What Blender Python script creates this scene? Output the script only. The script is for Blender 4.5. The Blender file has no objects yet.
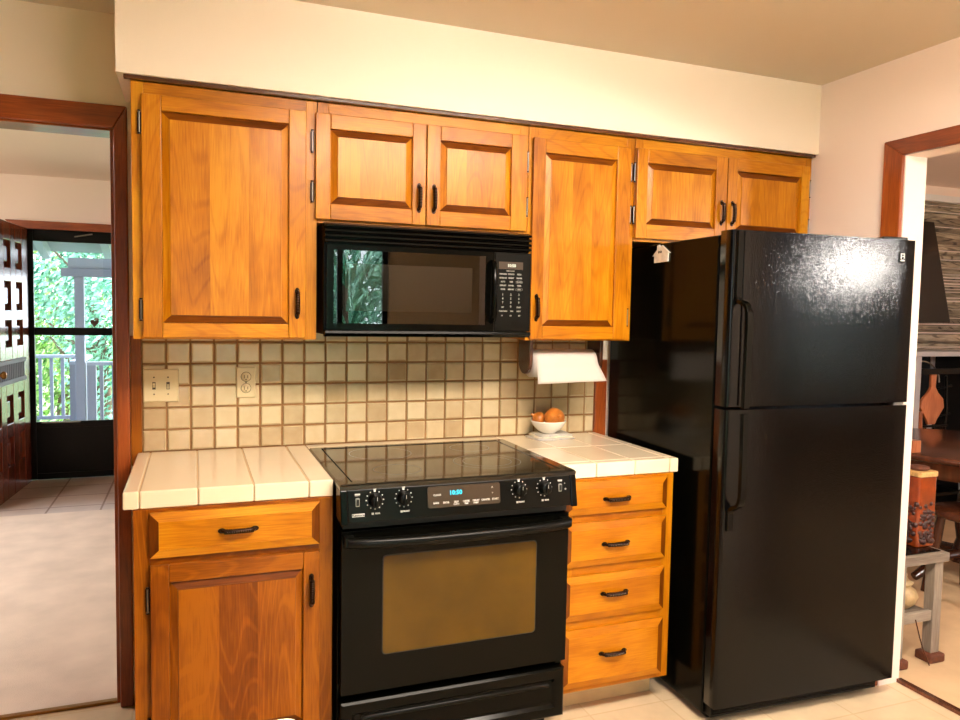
import bpy, math, random
from mathutils import Vector, Matrix
random.seed(7)
S = bpy.context.scene
COL = S.collection

# ------------------------------------------------------------------ camera
cam_d = bpy.data.cameras.new('camera'); cam = bpy.data.objects.new('camera', cam_d); COL.objects.link(cam)
cam_d.sensor_fit = 'HORIZONTAL'; cam_d.sensor_width = 36.0; cam_d.lens = 36.0 * 750.1 / 960.0
cam_d.clip_start = 0.02; cam_d.clip_end = 200
_R = Vector((0.93439663, -0.35579027, 0.01778276)); _U = Vector((0.00595337, 0.06550785, 0.99783429)); _F = Vector((0.35618465, 0.93226713, -0.06332847))
cam.matrix_world = Matrix(((_R.x, _U.x, -_F.x, -0.4003), (_R.y, _U.y, -_F.y, -2.8891), (_R.z, _U.z, -_F.z, 1.4321), (0, 0, 0, 1)))
S.camera = cam
# ------------------------------------------------------------------ world, sun, daylight, exposure
W = bpy.data.worlds.new('sky'); S.world = W; W.use_nodes = True
WN = W.node_tree.nodes; bg = WN['Background']
bg.inputs['Color'].default_value = (0.84, 0.92, 1.0, 1); bg.inputs['Strength'].default_value = 4.6
sun_d = bpy.data.lights.new('sun', 'SUN'); sun_d.energy = 8.0; sun_d.angle = math.radians(2); sun_d.color = (1, .95, .85)
sun = bpy.data.objects.new('sun', sun_d); COL.objects.link(sun)
sun.rotation_euler = Vector((0.62, 0.48, 0.75)).to_track_quat('Z', 'Y').to_euler()
LAMP_STRENGTH = 45.0
def portal(name, loc, sx, sy, normal):
    d = bpy.data.lights.new(name, 'AREA'); d.shape = 'RECTANGLE'; d.size = sx; d.size_y = sy; d.cycles.is_portal = True
    o = bpy.data.objects.new(name, d); COL.objects.link(o); o.location = loc
    o.rotation_euler = (-Vector(normal)).to_track_quat('Z', 'Y').to_euler()
portal('portal_patio', (0.3, -4.62, 1.03), 1.85, 2.05, (0, 1, 0))
portal('portal_dining', (4.85, -4.33, 1.55), 1.3, 1.3, (0, 1, 0))
portal('portal_living', (-4.12, 2.0, 1.3), 2.6, 1.8, (1, 0, 0))
portal('portal_entry', (-1.18, 4.2, 1.25), 0.9, 1.7, (0, -1, 0))
S.view_settings.view_transform = 'Standard'; S.view_settings.look = 'None'; S.view_settings.gamma = 1.0
S.view_settings.exposure = 0.82
S.view_settings.use_curve_mapping = False
try:
    S.cycles.max_bounces = 10; S.cycles.diffuse_bounces = 6; S.cycles.glossy_bounces = 5; S.cycles.transparent_max_bounces = 16
    S.cycles.use_denoising = True; S.cycles.sample_clamp_indirect = 6.0; S.cycles.caustics_reflective = False; S.cycles.caustics_refractive = False
except Exception: pass

# ------------------------------------------------------------------ materials
def srgb(r, g, b):
    f = lambda c: (c/255/12.92) if c/255 <= .04045 else ((c/255+.055)/1.055)**2.4
    return (f(r), f(g), f(b), 1)
def newmat(name):
    m = bpy.data.materials.new(name); m.use_nodes = True
    nt = m.node_tree; return m, nt, nt.nodes['Principled BSDF']
def setp(b, **k):
    names = {'rough': 'Roughness', 'metal': 'Metallic', 'spec': 'Specular IOR Level', 'coat': 'Coat Weight', 'coat_r': 'Coat Roughness', 'ior': 'IOR', 'trans': 'Transmission Weight', 'sheen': 'Sheen Weight'}
    for a, v in k.items(): b.inputs[names[a]].default_value = v
def plain(name, col, rough=.5, var=0.0, vscale=8.0, bump=0.0, bscale=200.0, coords='Object', **k):
    m, nt, b = newmat(name); N, L = nt.nodes, nt.links
    b.inputs['Base Color'].default_value = col; setp(b, rough=rough, **k)
    tc = N.new('ShaderNodeTexCoord')
    if var:
        n = N.new('ShaderNodeTexNoise'); n.inputs['Scale'].default_value = vscale; n.inputs['Detail'].default_value = 4
        L.new(tc.outputs[coords], n.inputs['Vector'])
        r = N.new('ShaderNodeValToRGB'); r.color_ramp.elements[0].position = .3; r.color_ramp.elements[1].position = .7
        r.color_ramp.elements[0].color = tuple(c*(1-var) for c in col[:3])+(1,); r.color_ramp.elements[1].color = tuple(min(1, c*(1+var)) for c in col[:3])+(1,)
        L.new(n.outputs['Fac'], r.inputs['Fac']); L.new(r.outputs['Color'], b.inputs['Base Color'])
    if bump:
        n2 = N.new('ShaderNodeTexNoise'); n2.inputs['Scale'].default_value = bscale; n2.inputs['Detail'].default_value = 2
        L.new(tc.outputs[coords], n2.inputs['Vector'])
        bp = N.new('ShaderNodeBump'); bp.inputs['Strength'].default_value = bump; bp.inputs['Distance'].default_value = .002
        L.new(n2.outputs['Fac'], bp.inputs['Height']); L.new(bp.outputs['Normal'], b.inputs['Normal'])
    return m
def wood(name, dark, mid, light, rough=.32, coat=.25, fig=1.0, spec=.4):
    """grain runs along V of the UV map (metres)"""
    m, nt, b = newmat(name); N, L = nt.nodes, nt.links
    setp(b, rough=rough, coat=coat, coat_r=.18, spec=spec)
    uv = N.new('ShaderNodeUVMap')
    def noise(sx, sy, sc, det, dist=0):
        mp = N.new('ShaderNodeMapping'); mp.inputs['Scale'].default_value = (sx, sy, 1); L.new(uv.outputs['UV'], mp.inputs['Vector'])
        n = N.new('ShaderNodeTexNoise'); n.inputs['Scale'].default_value = sc; n.inputs['Detail'].default_value = det; n.inputs['Distortion'].default_value = dist
        L.new(mp.outputs['Vector'], n.inputs['Vector']); return n
    broad = noise(1, .16, 9, 3, .6)
    blot = noise(1, .7, 7, 3)
    pores = noise(1, .045, 260, 4)
    # cathedral figure: contour lines of a stretched noise
    cath = noise(1, .13, 5.5, 1, .3)
    mul = N.new('ShaderNodeMath'); mul.operation = 'MULTIPLY'; mul.inputs[1].default_value = 130; L.new(cath.outputs['Fac'], mul.inputs[0])
    sn = N.new('ShaderNodeMath'); sn.operation = 'SINE'; L.new(mul.outputs[0], sn.inputs[0])
    pw = N.new('ShaderNodeMapRange'); pw.inputs['From Min'].default_value = .6; pw.inputs['From Max'].default_value = 1.0; L.new(sn.outputs[0], pw.inputs['Value'])
    def add(a, fa, bb, fb):
        x = N.new('ShaderNodeMath'); x.operation = 'MULTIPLY'; x.inputs[1].default_value = fa; L.new(a, x.inputs[0])
        y = N.new('ShaderNodeMath'); y.operation = 'MULTIPLY_ADD'; y.inputs[1].default_value = fb; L.new(bb, y.inputs[0]); L.new(x.outputs[0], y.inputs[2]); return y.outputs[0]
    s = add(broad.outputs['Fac'], .55, blot.outputs['Fac'], .45)
    s = add(s, 1.0, pores.outputs['Fac'], .42)
    s = add(s, 1.0, pw.outputs['Result'], -.10*fig)
    at = N.new('ShaderNodeAttribute'); at.attribute_name = 'tint'
    s = add(s, 1.0, at.outputs['Fac'], .22)
    ramp = N.new('ShaderNodeValToRGB'); cr = ramp.color_ramp
    cr.elements[0].position = .50; cr.elements[0].color = dark; cr.elements[1].position = 1.0; cr.elements[1].color = light
    e = cr.elements.new(.78); e.color = mid
    L.new(s, ramp.inputs['Fac']); L.new(ramp.outputs['Color'], b.inputs['Base Color'])
    bp = N.new('ShaderNodeBump'); bp.inputs['Strength'].default_value = .12; bp.inputs['Distance'].default_value = .0008
    L.new(pores.outputs['Fac'], bp.inputs['Height']); L.new(bp.outputs['Normal'], b.inputs['Normal'])
    return m
def tinted(name, ca, cb, rough=.3, mottled=.25, scale=30, **k):
    """colour runs between ca and cb by the per piece tint attribute, with mottling inside a piece"""
    m, nt, b = newmat(name); N, L = nt.nodes, nt.links
    setp(b, rough=rough, **k)
    at = N.new('ShaderNodeAttribute'); at.attribute_name = 'tint'
    tc = N.new('ShaderNodeTexCoord'); n = N.new('ShaderNodeTexNoise'); n.inputs['Scale'].default_value = scale; n.inputs['Detail'].default_value = 5; L.new(tc.outputs['Object'], n.inputs['Vector'])
    ma = N.new('ShaderNodeMath'); ma.operation = 'MULTIPLY_ADD'; ma.inputs[1].default_value = mottled; L.new(n.outputs['Fac'], ma.inputs[0]); L.new(at.outputs['Fac'], ma.inputs[2])
    sb = N.new('ShaderNodeMath'); sb.operation = 'SUBTRACT'; sb.use_clamp = True; sb.inputs[1].default_value = mottled*.5; L.new(ma.outputs[0], sb.inputs[0])
    r = N.new('ShaderNodeValToRGB'); r.color_ramp.elements[0].color = ca; r.color_ramp.elements[1].color = cb
    L.new(sb.outputs[0], r.inputs['Fac']); L.new(r.outputs['Color'], b.inputs['Base Color'])
    return m
def emit(name, col, s):
    m, nt, b = newmat(name); b.inputs['Base Color'].default_value = (0, 0, 0, 1) ; b.inputs['Emission Color'].default_value = col; b.inputs['Emission Strength'].default_value = s; return m
def glass(name, ior=1.5, tint=(1, 1, 1, 1), rough=.0):
    m = bpy.data.materials.new(name); m.use_nodes = True; nt = m.node_tree; N, L = nt.nodes, nt.links; N.clear()
    out = N.new('ShaderNodeOutputMaterial'); mx = N.new('ShaderNodeMixShader'); fr = N.new('ShaderNodeFresnel'); fr.inputs['IOR'].default_value = ior
    t = N.new('ShaderNodeBsdfTransparent'); t.inputs['Color'].default_value = tint; g = N.new('ShaderNodeBsdfGlossy'); g.inputs['Roughness'].default_value = rough
    L.new(fr.outputs[0], mx.inputs[0]); L.new(t.outputs[0], mx.inputs[1]); L.new(g.outputs[0], mx.inputs[2]); L.new(mx.outputs[0], out.inputs['Surface'])
    return m
M = {}
M['maple'] = wood('honey_maple', srgb(132, 70, 4), srgb(182, 111, 8), srgb(206, 140, 24), fig=.8, coat=.06, spec=.25)
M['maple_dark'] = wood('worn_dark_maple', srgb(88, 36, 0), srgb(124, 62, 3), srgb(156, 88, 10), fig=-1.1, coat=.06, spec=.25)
M['drawer_maple'] = wood('smooth_honey_maple', srgb(134, 70, 2), srgb(168, 99, 5), srgb(190, 122, 14), fig=.3, coat=.06, spec=.25)
M['maple_end'] = wood('maple_end_grain', srgb(64, 26, 2), srgb(104, 50, 4), srgb(132, 70, 8), coat=.04, spec=.2)
M['redwood'] = wood('red_brown_stained_fir', srgb(88, 34, 10), srgb(136, 62, 22), srgb(168, 86, 34), rough=.28, coat=.3, fig=.6)
M['door_wood'] = wood('entry_door_mahogany', srgb(66, 26, 16), srgb(104, 48, 30), srgb(136, 74, 50), rough=.25, coat=.45, fig=.4)
M['dark_wood'] = wood('dark_walnut', srgb(42, 20, 12), srgb(74, 38, 22), srgb(110, 62, 38), rough=.25, coat=.4, fig=.4)
M['board_wood'] = wood('red_oak_board', srgb(120, 62, 34), srgb(164, 92, 54), srgb(190, 118, 74), fig=.5)
M['weathered'] = wood('weathered_grey_paint', srgb(84, 72, 60), srgb(126, 114, 100), srgb(152, 142, 126), rough=.7, coat=0, fig=.3)
M['slat'] = wood('grey_striped_paneling', srgb(58, 50, 42), srgb(128, 116, 98), srgb(190, 178, 156), rough=.5, coat=0, fig=2.5)
M['wall'] = plain('cream_wall_paint', srgb(240, 227, 210), .55, var=.02, vscale=1.5, bump=.15, bscale=90)
M['wall_pink'] = plain('warm_white_wall_paint', srgb(242, 224, 212), .6, bump=.1, bscale=90)
M['wall_dimmed'] = plain('dimmed_wall_paint', srgb(158, 132, 98), .6)  # for unseen walls, colour darkened to dim their reflections in black surfaces
M['ceiling'] = plain('ceiling_paint', srgb(216, 206, 190), .7, bump=.3, bscale=120)
M['white'] = plain('white_paint', srgb(225, 225, 225), .4)
M['black'] = plain('black_enamel', srgb(6, 6, 4), .16, spec=.12)
M['black_soft'] = plain('black_plastic', srgb(9, 9, 7), .3, spec=.14)
M['black_dark'] = plain('black_void', srgb(4, 4, 4), .6)
M['iron'] = plain('oil_rubbed_bronze', srgb(44, 26, 16), .3, metal=.8, var=.5, vscale=120)
M['steel'] = plain('brushed_steel', srgb(136, 130, 122), .35, metal=1.0)
M['brass'] = plain('aged_brass', srgb(150, 110, 60), .35, metal=1.0)
M['grout'] = plain('brown_grout', srgb(146, 106, 62), .85, var=.1, vscale=60)
M['tile'] = tinted('glazed_wall_tile', srgb(166, 138, 98), srgb(212, 194, 156), .22, .55, 22, coat=.3)
M['ctile'] = tinted('cream_counter_tile', srgb(234, 216, 184), srgb(240, 226, 200), .16, .3, 12, coat=.4)
M['cgrout'] = plain('counter_grout', srgb(176, 148, 104), .8)
M['plate'] = plain('almond_plastic', srgb(214, 198, 156), .35)
M['dark_slot'] = plain('slot_shadow_plastic', srgb(60, 44, 28), .6)
M['carpet'] = plain('beige_carpet', srgb(214, 198, 182), .95, var=.10, vscale=5, bump=.8, bscale=260)
M['carpet_tan'] = plain('tan_carpet', srgb(196, 166, 128), .95, var=.10, vscale=5, bump=.8, bscale=260)
M['paper'] = plain('paper_towel', srgb(214, 204, 194), .9, bump=.3, bscale=500)
M['ceramic'] = plain('white_ceramic', srgb(236, 232, 222), .15)
M['onion'] = plain('onion_skin', srgb(196, 116, 44), .35, var=.35, vscale=30, coat=.3)
M['kick'] = plain('tan_toe_kick', srgb(190, 160, 112), .6, var=.12, vscale=10)
M['ink_w'] = plain('white_print', srgb(200, 200, 196), .5)
M['ink_g'] = plain('grey_print', srgb(140, 140, 134), .5)
M['panel_brown'] = plain('brown_touch_panel', srgb(58, 46, 34), .3)
M['lcd'] = emit('cyan_display', (0.02, .62, .80, 1), 1.3)
M['lcd_w'] = emit('pale_display', (.75, .8, .62, 1), .9)
M['cook_glass'] = plain('black_ceramic_glass', srgb(6, 6, 5), .07, ior=1.75, spec=.5, coat=0)
M['ring'] = plain('grey_burner_ring', srgb(104, 98, 86), .3)
M['oven_glass'] = plain('reflection_brown_oven_glass', srgb(80, 56, 5), .07, var=.25, vscale=5, ior=1.38)  # screen brown, with the tan floor's reflection put into the colour
M['mw_glass'] = glass('microwave_glass', 2.15, (.72, .68, .62, 1))
M['mw_cavity'] = plain('microwave_screen', srgb(58, 47, 36), .5)
M['pane'] = glass('window_glass', 1.45)
M['magnet'] = plain('pale_painted_wood', srgb(226, 222, 212), .5, var=.12, vscale=60)
M['grey_paint'] = plain('porch_grey_paint', srgb(112, 122, 140), .6, var=.06, vscale=3)
M['porch_shaded'] = plain('porch_shaded_paint', srgb(136, 148, 166), .6)  # white paint greyed in colour for the shade under the porch roof
M['leaf1'] = tinted('leaf_green', srgb(34, 92, 44), srgb(150, 196, 96), .5, .3, 3)
M['leaf2'] = tinted('leaf_blue_green', srgb(44, 120, 96), srgb(170, 226, 204), .5, .3, 3)
M['bark'] = plain('tree_bark', srgb(92, 76, 62), .9, var=.2, vscale=10)
M['grass'] = plain('lawn', srgb(110, 140, 80), .9, var=.3, vscale=2)
M['grey_metal'] = plain('grey_lacquered_metal', srgb(168, 166, 168), .3)
M['amber'] = plain('amber_glass_fill', srgb(124, 48, 8), .12, var=.45, vscale=14, coat=.5)
M['dried'] = plain('dried_dark_fruit', srgb(48, 12, 4), .4, var=.5, vscale=50)
M['cork'] = plain('wicker_lid', srgb(190, 150, 90), .7, var=.3, vscale=90)
M['clay'] = plain('speckled_clay', srgb(168, 142, 100), .5, var=.15, vscale=60)
M['rust'] = plain('rusty_base', srgb(92, 46, 22), .7, var=.3, vscale=50)
M['tv'] = plain('television_black', srgb(6, 6, 7), .12)
M['diffuser'] = emit('lamp_diffuser', (1, .865, .73, 1), LAMP_STRENGTH)
M['globe'] = emit('globe_glass', (1, .93, .86, 1), 340.0)
M['living_fill'] = emit('living_fill_glow', (1, .92, .88, 1), 62.0)  # glow of the added living-room fill lamp
M['heart'] = plain('brown_heart_ornament', srgb(84, 60, 50), .5)
M['napkin'] = tinted('floral_napkin', srgb(128, 138, 160), srgb(226, 214, 188), .85, .9, 60)

def fridge_mat():
    m, nt, b = newmat('pebbled_black_enamel'); N, L = nt.nodes, nt.links
    b.inputs['Base Color'].default_value = srgb(5, 5, 5); setp(b, rough=.055, spec=.22)
    tc = N.new('ShaderNodeTexCoord'); n = N.new('ShaderNodeTexNoise'); n.inputs['Scale'].default_value = 300; n.inputs['Detail'].default_value = 1.0
    L.new(tc.outputs['Object'], n.inputs['Vector'])
    bp = N.new('ShaderNodeBump'); bp.inputs['Strength'].default_value = .8; bp.inputs['Distance'].default_value = .0005
    L.new(n.outputs['Fac'], bp.inputs['Height']); L.new(bp.outputs['Normal'], b.inputs['Normal']); return m
M['pebble'] = fridge_mat()
def brickmat(name, ca, cb, cm, bw, bh, mort, rough, offset=0.0, rot=0.0, coat=0):
    m, nt, b = newmat(name); N, L = nt.nodes, nt.links; setp(b, rough=rough, coat=coat)
    tc = N.new('ShaderNodeTexCoord'); mp = N.new('ShaderNodeMapping'); mp.inputs['Rotation'].default_value = (0, 0, rot); L.new(tc.outputs['Object'], mp.inputs['Vector'])
    br = N.new('ShaderNodeTexBrick'); br.offset = offset; br.inputs['Scale'].default_value = 1; br.inputs['Brick Width'].default_value = bw; br.inputs['Row Height'].default_value = bh
    br.inputs['Mortar Size'].default_value = mort; br.inputs['Color1'].default_value = ca; br.inputs['Color2'].default_value = cb; br.inputs['Mortar'].default_value = cm; br.inputs['Mortar Smooth'].default_value = .3
    L.new(mp.outputs['Vector'], br.inputs['Vector'])
    n = N.new('ShaderNodeTexNoise'); n.inputs['Scale'].default_value = 14; n.inputs['Detail'].default_value = 6; L.new(tc.outputs['Object'], n.inputs['Vector'])
    r = N.new('ShaderNodeMapRange'); r.inputs['To Min'].default_value = .82; r.inputs['To Max'].default_value = 1.12; L.new(n.outputs['Fac'], r.inputs['Value'])
    mx = N.new('ShaderNodeVectorMath'); mx.operation = 'SCALE'; L.new(br.outputs['Color'], mx.inputs[0]); L.new(r.outputs['Result'], mx.inputs['Scale'])
    L.new(mx.outputs[0], b.inputs['Base Color']); return m
M['vinyl'] = brickmat('beige_vinyl_tile', srgb(212, 190, 156), srgb(206, 183, 148), srgb(198, 172, 134), .305, .305, .004, .4)
M['entry_tile'] = brickmat('grey_tan_entry_tile', srgb(176, 158, 146), srgb(190, 170, 156), srgb(120, 84, 60), .34, .34, .008, .35)

# ------------------------------------------------------------------ mesh builder
class MB:
    def __init__(s): s.v = []; s.f = []; s.uv = []; s.t = []; s.m = []; s.sm = []
    def face(s, pts, uvs=None, tint=.5, mat=0, smooth=False):
        i = len(s.v); s.v += [tuple(p) for p in pts]; s.f.append(tuple(range(i, i+len(pts))))
        s.uv.append(uvs or [(p[0], p[2]) for p in pts]); s.t.append(tint); s.m.append(mat); s.sm.append(smooth)
    def grid(s, rows, closed_u=False, closed_v=False, tint=.5, mat=0, smooth=True, uvscale=(1, 1)):
        """rows of points -> shared-vertex surface"""
        i = len(s.v); nr, nc = len(rows), len(rows[0])
        for r in rows: s.v += [tuple(p) for p in r]
        for a in range(nr if closed_v else nr-1):
            for b in range(nc if closed_u else nc-1):
                a2, b2 = (a+1) % nr, (b+1) % nc
                s.f.append((i+a*nc+b, i+a*nc+b2, i+a2*nc+b2, i+a2*nc+b))
                s.uv.append([(b*uvscale[0], a*uvscale[1]), ((b+1)*uvscale[0], a*uvscale[1]), ((b+1)*uvscale[0], (a+1)*uvscale[1]), (b*uvscale[0], (a+1)*uvscale[1])])
                s.t.append(tint); s.m.append(mat); s.sm.append(smooth)
    def box(s, x0, x1, y0, y1, z0, z1, g='z', tint=None, mat=0):
        x0, x1 = min(x0, x1), max(x0, x1); y0, y1 = min(y0, y1), max(y0, y1); z0, z1 = min(z0, z1), max(z0, z1)
        i = len(s.v)
        s.v += [(x, y, z) for z in (z0, z1) for y in (y0, y1) for x in (x0, x1)]
        F = [((0, 2, 3, 1), 2), ((4, 5, 7, 6), 2), ((0, 1, 5, 4), 1), ((2, 6, 7, 3), 1), ((0, 4, 6, 2), 0), ((1, 3, 7, 5), 0)]
        ga = 'xyz'.index(g); ou, ov = random.random()*20, random.random()*20
        t = random.random() if tint is None else tint
        for f, n in F:
            s.f.append(tuple(i+k for k in f))
            ax = [a for a in range(3) if a != n]
            va = ga if ga in ax else ax[1]; ua = [a for a in ax if a != va][0]
            s.uv.append([(s.v[i+k][ua]+ou, s.v[i+k][va]+ov) for k in f]); s.t.append(t); s.m.append(mat); s.sm.append(False)
    def prism(s, pts, axis, a0, a1, g='z', tint=None, mat=0, smooth=False):
        """pts: 2-D outline (ccw), extruded along axis from a0 to a1"""
        def P(p, a):
            return {'x': (a, p[0], p[1]), 'y': (p[0], a, p[1]), 'z': (p[0], p[1], a)}[axis]
        t = random.random() if tint is None else tint; i = len(s.v); n = len(pts)
        s.v += [P(p, a0) for p in pts] + [P(p, a1) for p in pts]; ga = 'xyz'.index(g); ou, ov = random.random()*20, random.random()*20
        def UV(f):
            r = []
            for k in f:
                c = s.v[k]; va = c[ga]; ua = sum(c[j] for j in range(3) if j != ga); r.append((ua+ou, va+ov))
            return r
        if smooth: s.v += s.v[i:i+2*n]; c0 = i+2*n
        else: c0 = i
        fs = [tuple(range(c0, c0+n))[::-1], tuple(range(c0+n, c0+2*n))]+[(i+k, i+(k+1) % n, i+n+(k+1) % n, i+n+k) for k in range(n)]
        for j, f in enumerate(fs):
            s.f.append(f); s.uv.append(UV(f)); s.t.append(t); s.m.append(mat); s.sm.append(smooth and j > 1)
    def rings(s, x0, x1, z0, z1, prof, g='z', cap=True, tint=None, mat=0, capmat=None, endmat=None, boards=0):
        """mitred rectangular profile facing -y: prof = [(inset, y), ...]"""
        t = random.random() if tint is None else tint
        R = [[(x0+i, y, z0+i), (x1-i, y, z0+i), (x1-i, y, z1-i), (x0+i, y, z1-i)] for i, y in prof]
        for a, b in zip(R, R[1:]):
            for k in range(4):
                q = [a[k], a[(k+1) % 4], b[(k+1) % 4], b[k]]; o = random.random()*9
                if k in (0, 2): uv = [(p[2]+p[1]+o, p[0]) for p in q]
                else: uv = [(p[0]+p[1]+o, p[2]) for p in q]
                endg = endmat is not None and ((k in (0, 2)) == (g == 'z'))
                s.face(q, uv, t, endmat if endg else mat)
        if cap:
            q = R[-1]; o = random.random()*9
            if boards:
                fr_ = sorted(random.uniform(.2, .8) for _ in range(boards-1)); cuts = [0]+[((i+1)/boards+f_*.0+(f_-.5)*.12) for i, f_ in enumerate(fr_)]+[1]
                for c0, c1 in zip(cuts, cuts[1:]):
                    xa, xb = q[0][0]+(q[1][0]-q[0][0])*c0, q[0][0]+(q[1][0]-q[0][0])*c1; y_ = q[0][1]; o = random.random()*9
                    s.face([(xa, y_, q[0][2]), (xb, y_, q[0][2]), (xb, y_, q[2][2]), (xa, y_, q[2][2])], [(xa+o, q[0][2]+o), (xb+o, q[0][2]+o), (xb+o, q[2][2]+o), (xa+o, q[2][2]+o)], min(1, max(0, t+random.uniform(-.35, .35))), mat)
                return
            s.face(q, [((p[0], p[2]) if g == 'z' else (p[2], p[0])) for p in q] if o < 0 else [((p[0]+o, p[2]+o) if g == 'z' else (p[2]+o, p[0]+o)) for p in q], t, capmat if capmat is not None else mat)
    def tube(s, path, r, n=10, closed=False, tint=.5, mat=0, cap=True):
        P = [Vector(p) for p in path]; rr = r if hasattr(r, '__len__') else [r]*len(P)
        prev = None; rows = []
        for i, p in enumerate(P):
            if closed: d = (P[(i+1) % len(P)]-P[i-1])
            else: d = P[min(i+1, len(P)-1)]-P[max(i-1, 0)]
            d.normalize()
            if prev is None:
                a = Vector((0, 0, 1)) if abs(d.z) < .9 else Vector((1, 0, 0)); u = d.cross(a).normalized()
            else: u = (prev-d*prev.dot(d)).normalized()
            prev = u; w = d.cross(u)
            rows.append([p+(u*math.cos(2*math.pi*k/n)+w*math.sin(2*math.pi*k/n))*rr[i] for k in range(n)])
        s.grid(rows, closed_u=True, closed_v=closed, tint=tint, mat=mat, uvscale=(.01, .02))
        if cap and not closed:
            s.face(rows[0][::-1], tint=tint, mat=mat); s.face(rows[-1], tint=tint, mat=mat)
    def lathe(s, prof, c=(0, 0, 0), axis='z', n=24, tint=.5, mat=0, wob=None):
        rows = []
        for j, (r, h) in enumerate(prof):
            row = []
            for k in range(n):
                a = 2*math.pi*k/n; q = r*(1+(wob(a, j) if wob else 0)); ca, sa = q*math.cos(a), q*math.sin(a)
                d = {'z': (ca, sa, h), 'y': (ca, -h, sa), 'x': (h, ca, sa)}[axis]
                row.append((c[0]+d[0], c[1]+d[1], c[2]+d[2]))
            rows.append(row)
        s.grid(rows, closed_u=True, tint=tint, mat=mat, uvscale=(.01, .02))
    def disc(s, c, r, axis='z', n=24, mat=0, rin=0):
        pts = []
        for k in range(n):
            a = 2*math.pi*k/n; e = {'z': (math.cos(a), math.sin(a), 0), 'y': (math.cos(a), 0, math.sin(a)), 'x': (0, math.cos(a), math.sin(a))}[axis]; pts.append(e)
        if rin:
            s.grid([[tuple(c[i]+e[i]*rin for i in range(3)) for e in pts], [tuple(c[i]+e[i]*r for i in range(3)) for e in pts]], closed_u=True, mat=mat, smooth=False)
        else: s.face([tuple(c[i]+e[i]*r for i in range(3)) for e in pts], mat=mat)
    def text(s, txt, origin, size, right=(1, 0, 0), up=(0, 0, 1), mat=0, align='CENTER', bold=0.0, sx=1.0):
        cu = bpy.data.curves.new('t', 'FONT'); cu.body = txt; cu.size = size; cu.align_x = align; cu.align_y = 'CENTER'; cu.offset = bold; cu.resolution_u = 2
        ob = bpy.data.objects.new('t', cu); me = bpy.data.meshes.new_from_object(ob)
        R_, U_, O_ = Vector(right), Vector(up), Vector(origin)
        vs = [O_+R_*v.co.x*sx+U_*v.co.y for v in me.vertices]; i = len(s.v); s.v += [tuple(v) for v in vs]
        for p in me.polygons:
            f = tuple(i+k for k in p.vertices); s.f.append(f); s.uv.append([(0, 0)]*len(f)); s.t.append(.5); s.m.append(mat); s.sm.append(False)
        bpy.data.objects.remove(ob); bpy.data.curves.remove(cu); bpy.data.meshes.remove(me)
    def build(s, name, mats, parent=None, bevel=0, seg=2, base=None, label=None, weld=False):
        mats = mats if isinstance(mats, (list, tuple)) else [mats]
        if parent is not None:
            r = parent
            while r.parent: r = r.parent
            off = Vector(r.location) if not r.get('_local') else Vector((0, 0, 0))
        elif base == 'auto':
            xs = [v[0] for v in s.v]; ys = [v[1] for v in s.v]; zs = [v[2] for v in s.v]
            off = Vector(((min(xs)+max(xs))/2, (min(ys)+max(ys))/2, min(zs)))
        else: off = Vector((0, 0, 0))
        me = bpy.data.meshes.new(name); me.from_pydata([tuple(Vector(v)-off) for v in s.v], [], s.f)
        for m in mats: me.materials.append(M[m] if isinstance(m, str) else m)
        uvl = me.uv_layers.new(name='UVMap'); flat = []
        for u in s.uv:
            for a in u: flat += [a[0], a[1]]
        uvl.data.foreach_set('uv', flat)
        at = me.attributes.new('tint', 'FLOAT', 'FACE'); at.data.foreach_set('value', s.t)
        me.polygons.foreach_set('material_index', s.m); me.polygons.foreach_set('use_smooth', s.sm)
        me.update()
        o = bpy.data.objects.new(name, me); COL.objects.link(o)
        if parent is not None: o.parent = parent
        else: o.location = off
        if bevel:
            b = o.modifiers.new('bevel', 'BEVEL'); b.width = bevel; b.segments = seg; b.limit_method = 'ANGLE'; b.angle_limit = math.radians(40); b.harden_normals = False
        if label: o['label'] = label
        return o
def tag(o, label, cat, group=None, kind=None):
    o['label'] = label; o['category'] = cat
    if group: o['group'] = group
    if kind: o['kind'] = kind
    return o
def thing(name, label, cat, loc, rz=0, group=None, local=False):
    o = bpy.data.objects.new(name, None); o.empty_display_size = .1; COL.objects.link(o); o.location = loc; o.rotation_euler = (0, 0, rz)
    if local: o['_local'] = 1
    return tag(o, label, cat, group)
def struct(name, mb, mats, bevel=0, parent=None):
    o = mb.build(name, mats, parent, bevel=bevel)
    if parent is None: o['kind'] = 'structure'
    return o
def boxes(*bs, g='z'):
    m = MB()
    for b in bs: m.box(*b[:6], g=(b[6] if len(b) > 6 else g))
    return m
def rrect(x0, x1, z0, z1, r, n=5):
    pts = []
    for cx, cz, a0 in ((x1-r, z0+r, -90), (x1-r, z1-r, 0), (x0+r, z1-r, 90), (x0+r, z0+r, 180)):
        for k in range(n+1):
            a = math.radians(a0+90*k/n); pts.append((cx+r*math.cos(a), cz+r*math.sin(a)))
    return pts

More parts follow.
